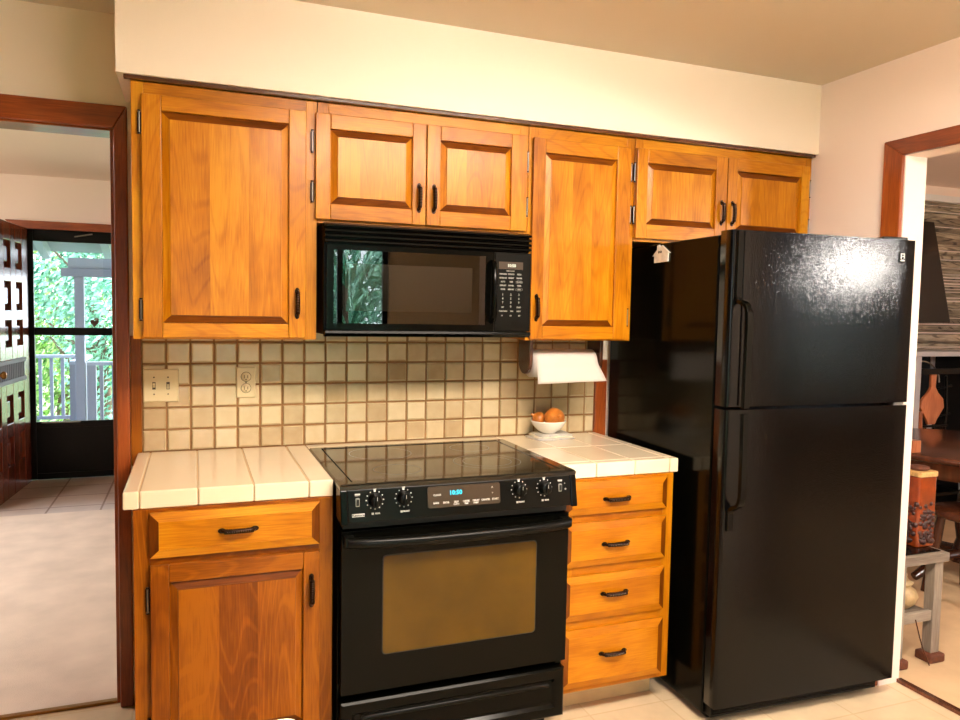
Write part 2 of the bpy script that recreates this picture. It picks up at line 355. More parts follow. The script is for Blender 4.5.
# ------------------------------------------------------------------ room shell
XW, XW2 = 2.096, 2.204          # right wall faces
ZC = 2.419
DX0, DX1, DZ = -1.49, -0.653, 2.040
JY, JY2, JZ = -0.789, -1.75, 2.047
struct('floor', boxes((-3.2, XW, -4.5, .0, -.06, 0), (DX0, DX1, 0, .035, -.06, 0), (XW, XW2, JY2, JY, -.06, 0)), 'vinyl')
struct('floor_carpet', boxes((-4.0, XW, .12, 2.89, -.06, .004), (DX0, DX1, .035, .12, -.06, .004), (-4.0, -1.95, 2.89, 4.0, -.06, .004), (-.55, XW, 2.89, 4.0, -.06, .004)), 'carpet')
struct('floor_entry', boxes((-1.95, -.55, 2.89, 4.12, -.06, .002)), 'entry_tile')
struct('floor_dining', boxes((XW2, 6.1, -4.2, 1.2, -.06, .006)), 'carpet_tan')
struct('trim_1', boxes((DX0, DX1, .025, .045, 0, .010)), 'brass')
struct('trim_2', boxes((XW2-.012, XW2+.012, JY2, JY, 0, .014)), 'dark_wood')
struct('ceiling', boxes((-3.2, XW, -4.5, 0, ZC, ZC+.1)), 'ceiling')
struct('ceiling_living', boxes((-4.1, XW, .12, 4.12, 2.45, 2.55)), 'wall_pink')
struct('ceiling_dining', boxes((XW2, 6.1, -4.2, 1.2, 2.43, 2.53)), 'wall_pink')
struct('wall_back', boxes((-3.3, DX0, 0, .12, 0, 2.6), (DX0, DX1, 0, .12, DZ, 2.6), (DX1, XW, 0, .12, 0, 2.6)), 'wall')
struct('wall_right', boxes((XW, XW2, JY, 4.12, 0, 2.6), (XW, XW2, JY2, JY, JZ, 2.6), (XW, XW2, -4.6, JY2, 0, 2.6)), 'wall_pink')
struct('wall_left', boxes((-3.3, -3.2, -4.6, 0, 0, 2.6)), 'wall_dimmed')
PX0, PX1, PZ = -.6, 1.23, 2.06     # patio door behind the camera
struct('wall_front', boxes((-3.2, PX0, -4.6, -4.5, 0, 2.6), (PX1, XW, -4.6, -4.5, 0, 2.6), (PX0, PX1, -4.6, -4.5, PZ, 2.6)), 'wall_dimmed')
struct('wall_living_far', boxes((-4.1, -1.66, 4.0, 4.12, 0, 2.6), (-.70, XW, 4.0, 4.12, 0, 2.6), (-1.66, -.70, 4.0, 4.12, 2.045, 2.6)), 'wall_pink')
struct('wall_living_left', boxes((-4.1, -4.0, .12, .7, 0, 2.6), (-4.1, -4.0, 3.3, 4.0, 0, 2.6), (-4.1, -4.0, .7, 3.3, 0, .4), (-4.1, -4.0, .7, 3.3, 2.2, 2.6)), 'wall_pink')
struct('wall_living_near', boxes((-4.1, -3.3, 0, .12, 0, 2.6)), 'wall_pink')
struct('wall_dining_far', boxes((XW2, 6.1, 1.2, 1.3, 0, 2.6)), 'wall_pink')
struct('wall_dining_side', boxes((6.1, 6.2, -4.3, 1.3, 0, 2.6)), 'wall_pink')
struct('wall_dining_near', boxes((XW2, 4.2, -4.3, -4.2, 0, 2.6), (5.5, 6.1, -4.3, -4.2, 0, 2.6), (4.2, 5.5, -4.3, -4.2, 0, .9), (4.2, 5.5, -4.3, -4.2, 2.2, 2.6)), 'wall_dimmed')
m = MB(); zz = 0.0
while zz < 2.31: m.box(XW2+.002, 6.09, 1.18, 1.199, zz+.002, min(zz+.012+random.random()*.02, 2.31), g='x'); zz += .03 if 0 else .022
struct('wall_dining_paneling', m, 'slat')
struct('trim_3', boxes((XW2+.002, 6.09, 1.14, 1.199, 2.31, 2.355), g='x'), 'white')
# soffit above the cabinets
SX, SY, SZ = -.614, -.362, 2.130
struct('wall_soffit', boxes((SX, XW-.001, SY, -.001, SZ, ZC)), 'wall')
struct('trim_4', boxes((SX+.02, XW-.004, SY+.012, SY+.034, SZ-.010, SZ-.0005), g='x'), 'dark_wood')
# windows
def window(n, x0, x1, y, z0, z1, axis='x', mull=(), t=.05, mat='white', d=.04):
    w = MB()
    def b(a0, a1, c0, c1): w.box(a0, a1, y-d/2, y+d/2, c0, c1) if axis == 'x' else w.box(y-d/2, y+d/2, a0, a1, c0, c1)
    b(x0, x1, z0, z0+t); b(x0, x1, z1-t, z1); b(x0, x0+t, z0+t, z1-t); b(x1-t, x1, z0+t, z1-t)
    for mu in mull: b(mu-t/2, mu+t/2, z0+t, z1-t)
    o = struct(n, w, mat)
    p = MB(); p.box(x0+t, x1-t, y-.003, y+.003, z0+t, z1-t) if axis == 'x' else p.box(y-.003, y+.003, x0+t, x1-t, z0+t, z1-t)
    p.build('pane', 'pane', o)
    return o
window('window_1', PX0+.003, PX1-.003, -4.55, .003, PZ-.003, mull=(.80, .1), mat='black_soft', t=.045)
window('window_2', 4.2+.003, 5.5-.003, -4.25, .903, 2.197, mull=(4.85,))
window('window_added_3', .703, 3.297, -4.05, .403, 2.197, axis='y', mull=(2.0,))  # added window out of view, only lets daylight into the living room
# left door casing and lining
def casing(nm, x0, x1, w, z1, zt, y0, y1):
    m = MB()
    def prof(a, b): return [(a, y1), (a, y0+.006), (a+(b-a)*.12, y0), (b-(b-a)*.25, y0+.002), (b, y0+.012), (b, y1)]
    # right leg with mitre, left leg, head
    m.prism([(x1, 0), (x1+w, 0), (x1+w, zt), (x1, z1)], 'y', y0, y1, g='z', tint=.4)
    m.prism([(x0-w, 0), (x0, 0), (x0, z1), (x0-w, zt)], 'y', y0, y1, g='z', tint=.5)
    m.prism([(x0, z1), (x1, z1), (x1+w, zt), (x0-w, zt)], 'y', y0, y1, g='x', tint=.5)
    return struct(nm, m, 'redwood', bevel=.005)
casing('trim_5', DX0, DX1, .043, DZ-.005, 2.112, -.020, -.0005)
m = MB(); m.box(DX1-.012, DX1+.001, -.002, .125, .012, DZ, tint=.4); m.box(DX0-.001, DX0+.012, -.002, .125, .012, DZ); m.box(DX0, DX1, -.002, .125, DZ-.012, DZ+.001, g='x')
struct('trim_6', m, 'redwood', bevel=.002)
# right doorway casing on the kitchen face
m = MB(); x0, x1 = XW-.020, XW-.0005
m.prism([(JY+.002, 0), (JY+.084, 0), (JY+.084, 2.110), (JY+.002, JZ)], 'x', x0, x1, g='z', tint=.45)
m.prism([(JY2-.084, 0), (JY2-.002, 0), (JY2-.002, JZ), (JY2-.084, 2.110)], 'x', x0, x1, g='z')
m.prism([(JY2-.002, JZ), (JY+.002, JZ), (JY+.084, 2.110), (JY2-.084, 2.110)], 'x', x0, x1, g='y', tint=.3)
struct('trim_7', m, 'redwood', bevel=.004)
# entry door casing
m = MB()
m.prism([(-1.72, 2.03), (-.64, 2.03), (-.58, 2.095), (-1.78, 2.095)], 'y', 3.975, 3.9995, g='x', tint=.7)
m.box(-.70, -.64, 3.975, 3.9995, 0.003, 2.03)
m.box(-1.72, -1.66, 3.975, 3.9995, 0.003, 2.03)
struct('trim_8', m, 'redwood', bevel=.003)
struct('baseboard_living', boxes((-.58, XW-.002, 3.985, 3.9995, .005, .08), (-4.0, -1.80, 3.985, 3.9995, .005, .08), g='x'), 'redwood')

# ------------------------------------------------------------------ backsplash
m = MB(); TP, TZ = .0802, .0785
m.box(-.573, 1.2388, -.006, -.0005, .905, 1.40, mat=1)
k = 0
x = -.573
while x < 1.2388-.01:
    for j in range(7):
        z = .916+j*TZ; z1 = min(z+TZ, 1.399)
        if z1-z < .02: continue
        xa, xb = x+.003, min(x+TP, 1.2388)-.003
        t = min(1, max(0, random.gauss(.55, .24)))
        m.rings(xa, xb, z+.003, z1-.003, [(0, -.006), (.0008, -.0095), (.003, -.0115), (.007, -.012)], tint=t, mat=0)
        for q in range(1, 18):           # even tint on the whole tile
            m.t[-q] = t
    x += TP
tag(m.build('tile_backsplash', ['tile', 'grout'], base='auto'), 'tan and cream square tiled backsplash with brown grout behind the range', 'backsplash')
struct('trim_9', boxes((-.6085, -.5735, -.014, -.0005, .87, 1.329)), 'maple_dark', bevel=.002)
struct('trim_10', boxes((1.2393, 1.2945, -.020, -.0005, .0, 1.235)), 'redwood', bevel=.002)

# ------------------------------------------------------------------ cabinets
def pull(mb, c, L, ax, y):
    """braided bail pull of length L centred at c=(x,z), on a face at depth y, along ax ('x'/'z')"""
    def P(t, out, s=0):
        return (c[0]+(t if ax == 'x' else s), y-out, c[1]+(t if ax == 'z' else s))
    # base plate leafs
    for sgn in (-1, 1):
        pts = []
        for k in range(10):
            a = 2*math.pi*k/10; pts.append((sgn*(L/2-.008)+.011*math.cos(a), .0075*math.sin(a)))
        mb.face([P(p[0], .0022, p[1]) for p in pts]); mb.grid([[P(p[0], 0, p[1]) for p in pts], [P(p[0], .0022, p[1]) for p in pts]], closed_u=True, smooth=False)
        mb.tube([P(sgn*(L/2-.008), 0), P(sgn*(L/2-.010), .010), P(sgn*(L/2-.016), .016)], [.0055, .0045, .0045], 8)
    n = 34; path = []; rad = []
    for k in range(n+1):
        t = -1+2*k/n; path.append(P(t*(L/2-.014), .015+.004*(1-t*t))); rad.append(.0058+.0026*abs(math.sin(k*math.pi/2.5)))
    mb.tube(path, rad, 8)
    for k in range(1, 12):
        t = -1+2*k/12; q = P(t*(L/2-.016), .0205+.004*(1-t*t)); mb.lathe([(0, -.0036), (.0026, -.001), (.0026, .001), (0, .0036)], q, 'y', 6, mat=1)  # pale beads added to stand for the glints along the bar
def hinge(mb, x, z0, z1, y, w=.012):
    mb.box(x-w/2, x+w/2, y-.0025, y, z0, z1, mat=0)
    mb.tube([(x, y-.006, z0-.002), (x, y-.006, z1+.002)], .0028, 8, mat=1)
    for zz in (z0-.004, z1+.004): mb.tube([(x, y-.006, zz-.002), (x, y-.006, zz+.002)], .005, 8, mat=0)
def pdoor(par, x0, x1, z0, z1, op, yf, hx=None, hz=None, pz=None, pxx=None, mat='maple', t=.019, boards=3):
    """framed raised panel door: outer x0..x1, z0..z1, opening op=(ox0,ox1,oz0,oz1), cabinet face at yf"""
    a, b, c, d = op; y1 = yf-.0005; y0 = yf-t
    m = MB()
    m.box(x0, a, y0, y1, z0, z1, g='z'); m.box(b, x1, y0, y1, z0, z1, g='z')
    m.box(a+.0004, b-.0004, y0+.0003, y1, z0, c, g='x'); m.box(a+.0004, b-.0004, y0+.0003, y1, d, z1, g='x')
    dr = m.build('door', mat, par, bevel=.0022)
    p = MB(); p.rings(a+.0006, b-.0006, c+.0006, d-.0006, [(0, y1), (0, y0+.011), (.003, y0+.0105), (.022, y0+.0035), (.0225, y0+.0005), (.024, y0)], tint=.55, endmat=1, boards=boards)
    p.build('panel', [mat, 'maple_end'], dr)
    if pz: h = MB(); pull(h, (pxx, pz), .098, 'z', y0); h.build('handle', ['iron', 'steel'], dr)
    if hx is not None:
        for (za, zb) in hz:
            h = MB(); hinge(h, hx, za, zb, y0+.006 if 0 else yf-.004); h.build('hinge', ['iron', 'steel'], dr)
    return dr
YU = -.3257
def upper(label, x0, x1, z0, z1, rails, group='wall cabinets under the soffit', mat='maple'):
    c = thing('wall_cabinet', label, 'cabinet', ((x0+x1)/2, YU/2, z0), group=group)
    m = MB()
    # carcass
    m.box(x0+.001, x0+.016, YU+.019, -.013 if z0 < 1.4 else -.013, z0+.002, z1, g='z'); m.box(x1-.016, x1-.001, YU+.019, -.013, z0+.002, z1, g='z')
    m.box(x0+.016, x1-.016, YU+.019, -.013, z0+.008, z0+.020, g='x'); m.box(x0+.016, x1-.016, YU+.019, -.013, z1-.02, z1, g='x')
    m.build('body', mat, c, bevel=.001)
    f = MB()
    f.box(x0+.0005, x0+.036, YU, YU+.0188, z0, z1); f.box(x1-.036, x1-.0005, YU, YU+.0188, z0, z1)
    f.box(x0+.036, x1-.036, YU, YU+.0188, z0, z0+.036, g='x'); f.box(x0+.036, x1-.036, YU, YU+.0188, z1-.055, z1, g='x')
    if rails: f.box(rails-.018, rails+.018, YU, YU+.0188, z0+.036, z1-.055)
    f.build('face_frame', mat, c, bevel=.0012)
    return c
HZ = ((1.955, 2.018), (1.793, 1.852))
ZT = 2.1195
c = upper('tall single door wall cabinet at the left end, beside the doorway', -.577, -.0140, 1.3305, ZT, None)
pdoor(c, -.547, -.052, 1.336, 2.080, (-.491, -.107, 1.382, 2.033), YU, -.553, ((1.965, 2.025), (1.393, 1.452)), 1.451, -.080)
c = upper('short two door wall cabinet mounted above the microwave', -.0130, .7560, 1.7215, ZT, .360)
pdoor(c, -.021, .3585, 1.733, 2.080, (.028, .310, 1.785, 2.031), YU, -.031, HZ, 1.825, .334, mat='maple')
pdoor(c, .3625, .7440, 1.733, 2.080, (.411, .682, 1.785, 2.030), YU, .7500, HZ, 1.825, .388)
c = upper('narrow tall wall cabinet above the paper towel roll', .7570, 1.2110, 1.3305, ZT, None)
pdoor(c, .770, 1.1850, 1.337, 2.077, (.819, 1.124, 1.385, 2.025), YU, 1.191, ((1.955, 2.015), (1.793, 1.851), (1.393, 1.452)), 1.453, .792)
c = upper('short two door wall cabinet above the refrigerator', 1.2120, 2.0945, 1.7215, ZT, 1.642)
pdoor(c, 1.2130, 1.6395, 1.733, 2.080, (1.260, 1.586, 1.788, 2.026), YU, 1.2065, HZ, 1.855, 1.615)
pdoor(c, 1.6445, 2.0710, 1.733, 2.080, (1.690, 2.027, 1.788, 2.030), YU, 2.080, HZ, 1.855, 1.668)

def bevfront(par, x0, x1, z0, z1, yf, px, pz, mat='drawer_maple', t=.019, e=.024):
    m = MB(); y0 = yf-t
    m.rings(x0, x1, z0, z1, [(0, yf-.0005), (0, y0+.009), (e, y0+.0015), (e+.0005, y0)], g='x', tint=.55, endmat=1)
    d = m.build('drawer', [mat, 'maple_end'], par)
    # drawer box behind
    h = MB(); pull(h, (px, pz), .108, 'x', y0); h.build('handle', ['iron', 'steel'], d)
    return d
YB = -.629
def base_cab(label, x0, x1, y_b=-.02, z1=.8650, mat='maple', kickmat='kick', zr=()):
    c = thing('base_cabinet', label, 'cabinet', ((x0+x1)/2, YB/2, 0), group='base cabinets beside the range')
    m = MB()
    m.box(x0+.001, x0+.017, YB+.019, y_b, .108, z1); m.box(x1-.017, x1-.001, YB+.019, y_b, .108, z1); m.box(x0+.017, x1-.017, YB+.019, y_b, .108, .124, g='x'); m.box(x0+.017, x1-.017, y_b-.01, y_b, .124, z1)
    m.build('body', mat, c, bevel=.001)
    f = MB()
    f.box(x0, x0+.042, YB, YB+.0188, .108, z1); f.box(x1-.042, x1, YB, YB+.0188, .108, z1)
    f.box(x0+.042, x1-.042, YB, YB+.0188, .108, .140, g='x'); f.box(x0+.042, x1-.042, YB, YB+.0188, .845, z1, g='x')
    for zz in zr: f.box(x0+.042, x1-.042, YB, YB+.0188, zz-.02, zz+.02, g='x')
    f.build('face_frame', mat, c, bevel=.0012)
    boxes((x0+.001, x1-.001, -.5236, -.5086, 0.0005, .1075), g='x').build('toe_kick', kickmat, c)
    return c
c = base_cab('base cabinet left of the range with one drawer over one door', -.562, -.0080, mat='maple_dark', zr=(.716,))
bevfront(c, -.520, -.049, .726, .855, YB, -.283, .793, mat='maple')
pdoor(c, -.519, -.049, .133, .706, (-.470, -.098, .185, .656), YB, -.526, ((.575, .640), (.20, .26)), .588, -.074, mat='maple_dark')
c = base_cab('narrow base cabinet with four stacked drawers between range and refrigerator', .7760, 1.2224, mat='drawer_maple', zr=(.727, .541, .351))
for z0, z1, hz in ((.741, .856, .793), (.559, .712, .634), (.368, .525, .457), (.128, .335, .242)):
    bevfront(c, .7785, 1.190, z0, z1, YB, .978, hz)

# ------------------------------------------------------------------ countertops
def counter(label, x0, x1, lines, edge_left, edge_right, y0=-.6264, y1=-.0125, zb=.8656, z1=.9165, ylines=(-.586, -.432, -.278, -.124)):
    m = MB(); G = .0011
    m.box(x0+.006, x1-.006, y0+.006, y1, zb+.0005, z1-.0022, mat=1)
    xs = [x0]+[l for l in lines if x0 < l < x1]+[x1]; ys = [y0]+list(ylines)+[y1]
    for a, b in zip(xs, xs[1:]):
        for j, (c, d) in enumerate(zip(ys, ys[1:])):
            lo = zb if (j == 0 or (edge_left and a == x0) or (edge_right and b == x1)) else z1-.009
            m.box(a+(G if a > x0 else 0), b-(G if b < x1 else 0), c+(G*.4 if j else 0), d-G*.4, lo, z1, tint=random.random())
    return tag(m.build('countertop', ['ctile', 'cgrout'], base='auto', bevel=.007 if 0 else .0045, seg=3), label, 'countertop', 'tiled countertops')
counter('cream tiled countertop left of the range, under the light switches', -.5878, -.0060, (-.546, -.392, -.238, -.079), True, False, ylines=())
counter('cream tiled countertop between the range and the refrigerator, holding the onion bowl', .7730, 1.2449, (.906, 1.062, 1.207), False, True, ylines=(-.586, -.32))

m = MB(); m.box(-.0045, .7715, -.0965, -.0128, .8656, .9165, tint=.6)
tag(m.build('countertop_strip', 'ctile', base='auto', bevel=.002), 'narrow cream tile strip between the cooktop and the wall tiles', 'countertop')
# ------------------------------------------------------------------ range
R0 = thing('kitchen_range', 'black slide-in electric range with glass cooktop and lit clock', 'stove', (.3837, -.37, 0))
m = MB(); m.box(.004, .7735, -.645, -.105, .06, .904, tint=0); m.box(.03, .74, -.60, -.12, .002, .06, tint=0); m.build('body', 'black', R0, bevel=.002)
# cooktop: frame with a bevelled rim and the glass plate inside
m = MB(); m.grid([[(-.004, -.7236, .9045), (.7715, -.7236, .9045), (.7715, -.098, .9045), (-.004, -.098, .9045)],
  [(-.005, -.7240, .915), (.7722, -.7240, .915), (.7722, -.098, .915), (-.005, -.098, .915)],
  [(-.001, -.7190, .9205), (.7685, -.7190, .9205), (.7685, -.101, .9205), (-.001, -.101, .9205)],
  [(.034, -.694, .9208), (.733, -.694, .9208), (.733, -.124, .9208), (.034, -.124, .9208)],
  [(.040, -.690, .9170), (.727, -.690, .9170), (.727, -.130, .9170), (.040, -.130, .9170)]], closed_u=True, smooth=False)
m.face([(-.004, -.7236, .9045), (-.004, -.098, .9045), (.7715, -.098, .9045), (.7715, -.7236, .9045)])
ck = m.build('cooktop', 'cook_glass', R0)
m = MB(); m.box(.041, .726, -.689, -.131, .910, .9186, tint=0); m.build('glass_plate', 'cook_glass', ck)
for cx, cy, rs in ((.225, -.262, (.112,)), (.545, -.500, (.085, .118)), (.215, -.545, (.078,)), (.575, -.240, (.075,))):
    m = MB()
    for r in rs: m.disc((cx, cy, .9188), r, rin=r-.0018, n=48)
    m.build('burner_ring', 'ring', ck)
# control panel: sloped fascia, y from -.7236 (top) to -.742 (bottom)
def PY(z): return -.7235-(.9035-z)*.16
m = MB(); zt, zb = .9035, .808
m.prism([(-.66, zb+.008), (PY(zb), zb), (PY(zt), zt), (-.66, zt)], 'x', .018, .749, tint=0)
cp = m.build('control_panel', 'black_soft', R0, bevel=.002)
for xa, xb in ((-.004, .0175), (.7495, .7715)):
    m = MB(); m.prism([(-.66, zb+.004), (PY(zb)-.004, zb-.004), (PY(zt)-.001, zt+.0005), (-.66, zt+.0005)], 'x', xa, xb, tint=0); m.build('end_cap', 'black', R0, bevel=.003)
UP = Vector((0, PY(.9035)-PY(.808), .0955)).normalized()
def onp(x, z, o=.0008): return (x, PY(z)-o, z)
def patch(mb, x0, x1, z0, z1, o=.0006, mat=0): mb.face([onp(x0, z0, o), onp(x1, z0, o), onp(x1, z1, o), onp(x0, z1, o)], mat=mat)
m = MB(); m.prism(rrect(.262, .500, .834, .8975, .006), 'y', 0, 0.001)
m.v = [(v[0], PY(v[2])-.0005-(.0012 if v[1] == 0 else 0), v[2]) for v in m.v]
dp = m.build('touch_panel', 'panel_brown', cp)
m = MB(); m.text('10:50', onp(.352, .876, .0024), .019, up=UP, bold=.0006); m.build('clock_digits', 'lcd', dp) if 0 else m.build('clock_digits', 'lcd', cp)
m = MB()
for i, w in enumerate(('BAKE', 'BROIL', 'SELF', 'COOK', 'DELAY', 'CANCEL', 'START')): m.text(w, onp(.288+i*.0325, .848-(i % 2)*.0, .0024), .0075, up=UP, bold=.0003)
m.text('CLEAN', onp(.288+2*.0325, .841, .0024), .006, up=UP, bold=.0003); m.text('TIME', onp(.288+3*.0325, .841, .0024), .006, up=UP, bold=.0003); m.text('START', onp(.288+4*.0325, .841, .0024), .006, up=UP, bold=.0003)
m.text('CLOCK', onp(.292, .872, .0024), .0075, up=UP, bold=.0003)
m.text('^', onp(.474, .882, .0024), .016, up=UP); m.text('v', onp(.474, .868, .0024), .010, up=UP)
m.build('panel_print', 'ink_w', cp)
for kx, nm in ((.099, 'REAR'), (.187, 'FRONT'), (.566, 'FRONT'), (.655, 'REAR')):
    kz = .871; y = PY(kz)
    m = MB(); m.lathe([(0, .024), (.015, .024), (.0175, .022), (.0185, .010), (.021, .006), (.021, 0)], (kx, y, kz), 'y', 28)
    m.box(kx-.0038, kx+.0038, y-.032, y-.020, kz-.018, kz+.018)
    m.box(kx-.0008, kx+.0008, y-.0325, y-.0318, kz+.004, kz+.016, mat=1)
    kn = m.build('knob', ['black_soft', 'ink_w'], cp, bevel=.0015)
    t_ = MB()
    for k in range(12):
        a = math.radians(90-k*30); r = .0262; px, pz = kx+r*math.cos(a), kz+r*math.sin(a); s_ = .0022 if k else .0040
        patch(t_, px-s_*.8, px+s_*.8, pz-s_*.7, pz+s_*.7)
    t_.text('OFF', onp(kx, kz+.0305), .0058, up=UP, bold=.0003)
    patch(t_, kx-.011, kx-.004, .8285, .8345); t_.text(nm, onp(kx+.007, .8315), .0062, up=UP, bold=.0004)
    t_.build('dial_marks', 'ink_w', cp)
m = MB(); patch(m, .030, .067, .8255, .8345); m.build('badge', 'ink_w', cp)
m = MB(); m.text('Kenmore', onp(.0485, .830, .0012), .0095, up=UP, bold=.0003); m.build('badge_lettering', 'black_dark', cp)
for sx, top in ((.047, 1), (.712, 0)):
    m = MB(); m.prism(rrect(sx-.006, sx+.006, .854, .880, .003), 'y', PY(.867)-.002, PY(.867)+.001); sw = m.build('rocker_switch', 'ink_g', cp)
    m = MB(); m.box(sx-.0035, sx+.0035, PY(.867)-.005, PY(.867)-.001, .858, .876, tint=0); m.build('rocker', 'black_dark', cp)
    m = MB(); patch(m, sx-.008, sx+.008, .888, .8925, .001); m.text('LIGHT' if top else 'OVEN', onp(sx, .8865, .001), .005, up=UP); m.build('switch_print', 'ink_w', cp)
m = MB(); m.disc((.731, PY(.862)-.001, .862), .0035, 'y', 12); m.disc((.729, PY(.880)-.001, .880), .0022, 'y', 10); m.build('indicator_light', 'ink_g', cp)
# recess below panel
m = MB(); m.box(.012, .758, -.690, -.662, .778, .804, tint=0); m.build('vent_recess', 'black_dark', R0)
# oven door
ox0, ox1, oz0, oz1, oyf = .007, .762, .270, .774, -.700
m = MB()
win = rrect(.133, .645, .383, .689, .012)
# frame around window: 4 boxes
m.box(ox0, .133, oyf, -.664, oz0, oz1, tint=0); m.box(.645, ox1, oyf, -.664, oz0, oz1, tint=0); m.box(.133, .645, oyf, -.664, oz0, .383, tint=0); m.box(.133, .645, oyf, -.664, .689, oz1, tint=0)
od = m.build('oven_door', 'black', R0, bevel=.0)
m = MB(); m.prism(rrect(.1305, .6475, .3805, .6915, .013), 'y', oyf-.0012, oyf+.012, tint=0, mat=0); m.build('window_rim', 'black_dark', od)
m = MB(); m.prism(rrect(.134, .644, .384, .688, .011), 'y', oyf-.0022, oyf+.006, tint=.5); m.build('oven_window', 'oven_glass', od)
# handle, bowed full width bar
m = MB(); rows = []
for k in range(25):
    t = -1+2*k/24; x = .3845+t*.366; out = .030+.024*(1-t**4); drop = -.004*(1-t*t)
    rows.append([(x, oyf-out+.016*math.cos(a)*(1 if abs(t) < .97 else .8), .748+drop+.0165*math.sin(a)) for a in [2*math.pi*j/14 for j in range(14)]])
m.grid(rows, closed_u=True); m.face(rows[0][::-1]); m.face(rows[-1])
for xa, xb in ((.012, .040), (.729, .757)): m.box(xa, xb, oyf-.034, oyf+.001, .735, .762, tint=0)
m.build('handle', 'black_soft', od, bevel=.0)
# storage drawer with scooped lip
m = MB(); dz0, dz1 = .075, .243
m.rings(.007, .762, dz0, dz1, [(0, -.662), (0, -.694), (.006, -.700), (.034, -.700), (.044, -.690), (.052, -.688)], tint=0); m.rings(.007, .762, dz0, dz1, [(0, -.662), (.01, -.662)], tint=0)
sd = m.build('storage_drawer', 'black', R0)
m = MB(); m.tube([(.07, -.700, .190), (.10, -.706, .196), (.38, -.708, .196), (.67, -.706, .196), (.70, -.700, .190)], .008, 10); m.build('drawer_grip', 'black_soft', sd)

# ------------------------------------------------------------------ microwave
MW = thing('microwave_oven', 'black over-the-range microwave mounted under the short cabinet', 'microwave', (.378, -.2, 1.347))
m = MB(); m.box(.0005, .7445, -.372, -.014, 1.350, 1.7205, tint=0)
m.build('body', 'black_soft', MW, bevel=.003)
m = MB()
m.box(.004, .741, -.384, -.373, 1.650, 1.7190, tint=0)
for k in range(4):
    z = 1.6545+k*.0165
    m.prism([(-.384, z), (-.4025, z+.001), (-.4005, z+.0085), (-.384, z+.0135)], 'x', .002, .743, tint=0)
m.build('vent_grille', 'black', MW, bevel=.0015)
# door frame with window opening
mx0, mx1, mz0, mz1, my = .008, .598, 1.366, 1.647, -.4025
m = MB(); wx0, wx1, wz0, wz1 = .030, .566, 1.388, 1.630
m.box(mx0, wx0, my, -.374, mz0, mz1, tint=0); m.box(wx1, mx1, my, -.374, mz0, mz1, tint=0); m.box(wx0, wx1, my, -.374, mz0, wz0, tint=0); m.box(wx0, wx1, my, -.374, wz1, mz1, tint=0)
md = m.build('door', 'black', MW)
m = MB(); m.rings(wx0, wx1, wz0, wz1, [(0, my+.002), (.042, my+.024)], tint=0, cap=True, mat=0, capmat=1); m.build('window_screen', ['black', 'mw_cavity'], md)
m = MB(); m.face([(wx0, my+.0008, wz0), (wx1, my+.0008, wz0), (wx1, my+.0008, wz1), (wx0, my+.0008, wz1)]); m.build('window_glass', 'mw_glass', md)
m = MB(); hx = .588
m.tube([(hx, my+.002, 1.610), (hx, my-.020, 1.604), (hx, my-.030, 1.590), (hx, my-.032, 1.50), (hx, my-.030, 1.425), (hx, my-.020, 1.408), (hx, my+.002, 1.402)], [.010, .011, .0105, .010, .0105, .011, .010], 12); m.build('handle', 'black', md)
m = MB(); m.box(.6015, .7415, my, -.374, 1.366, 1.647, tint=0); mc = m.build('control_panel', 'black_soft', MW, bevel=.0025)
m = MB(); m.box(.616, .709, my-.0012, my+.0005, 1.588, 1.614, tint=0); dd = m.build('display', 'panel_brown', mc)
m = MB(); m.text('10:50', (.664, my-.0020, 1.6005), .015, bold=.0004); m.build('display_digits', 'lcd_w', mc)
m = MB(); yy = my-.0012
m.text('TIME COOK', (.660, yy, 1.5815), .0060, bold=.0003)
words = (('POPCORN', 'POTATO', 'PIZZA'), ('BEVERAGE', 'REHEAT', 'DINNER'), ('AUTO', 'TIME', 'CLOCK'), ('DEFROST', 'POWER', 'TIMER'), ('COOK', 'MEMORY', 'ADD'))
for r, row in enumerate(words):
    z = 1.570-r*.0135
    for cc, w in enumerate(row):
        m.text(w, (.632+cc*.0315, yy, z), .0070, bold=.0004, sx=.85)
for r, row in enumerate(('123', '456', '789', ' 0 ')):
    for cc, w in enumerate(row):
        if w != ' ': m.text(w, (.632+cc*.0315, yy, 1.497-r*.0140), .0105, bold=.0004)
for w, x, z in (('OFF', .632, 1.452), ('START', .695, 1.452), ('TURNTABLE', .634, 1.438), ('FAN', .668, 1.438), ('LIGHT', .695, 1.438), ('HI', .630, 1.422), ('LO', .664, 1.422), ('SET', .698, 1.422)):
    m.text(w, (x, yy, z), .0068, bold=.0004, sx=.85)
for cx, cz in ((.695, 1.543), (.695, 1.516)):
    m.grid([[(cx+.0135*q*math.cos(a), yy, cz+.0062*q*math.sin(a)) for a in [2*math.pi*k/20 for k in range(20)]] for q in (1, .93)], closed_u=True, smooth=False)
m.build('keypad_print', 'ink_g', mc)
m = MB(); m.prism([(-.374, 1.3435), (-.394, 1.3435), (-.407, 1.354), (-.4045, 1.3645), (-.374, 1.3645)], 'x', .002, .743, tint=0); m.build('bottom_lip', 'black', MW, bevel=.0015)

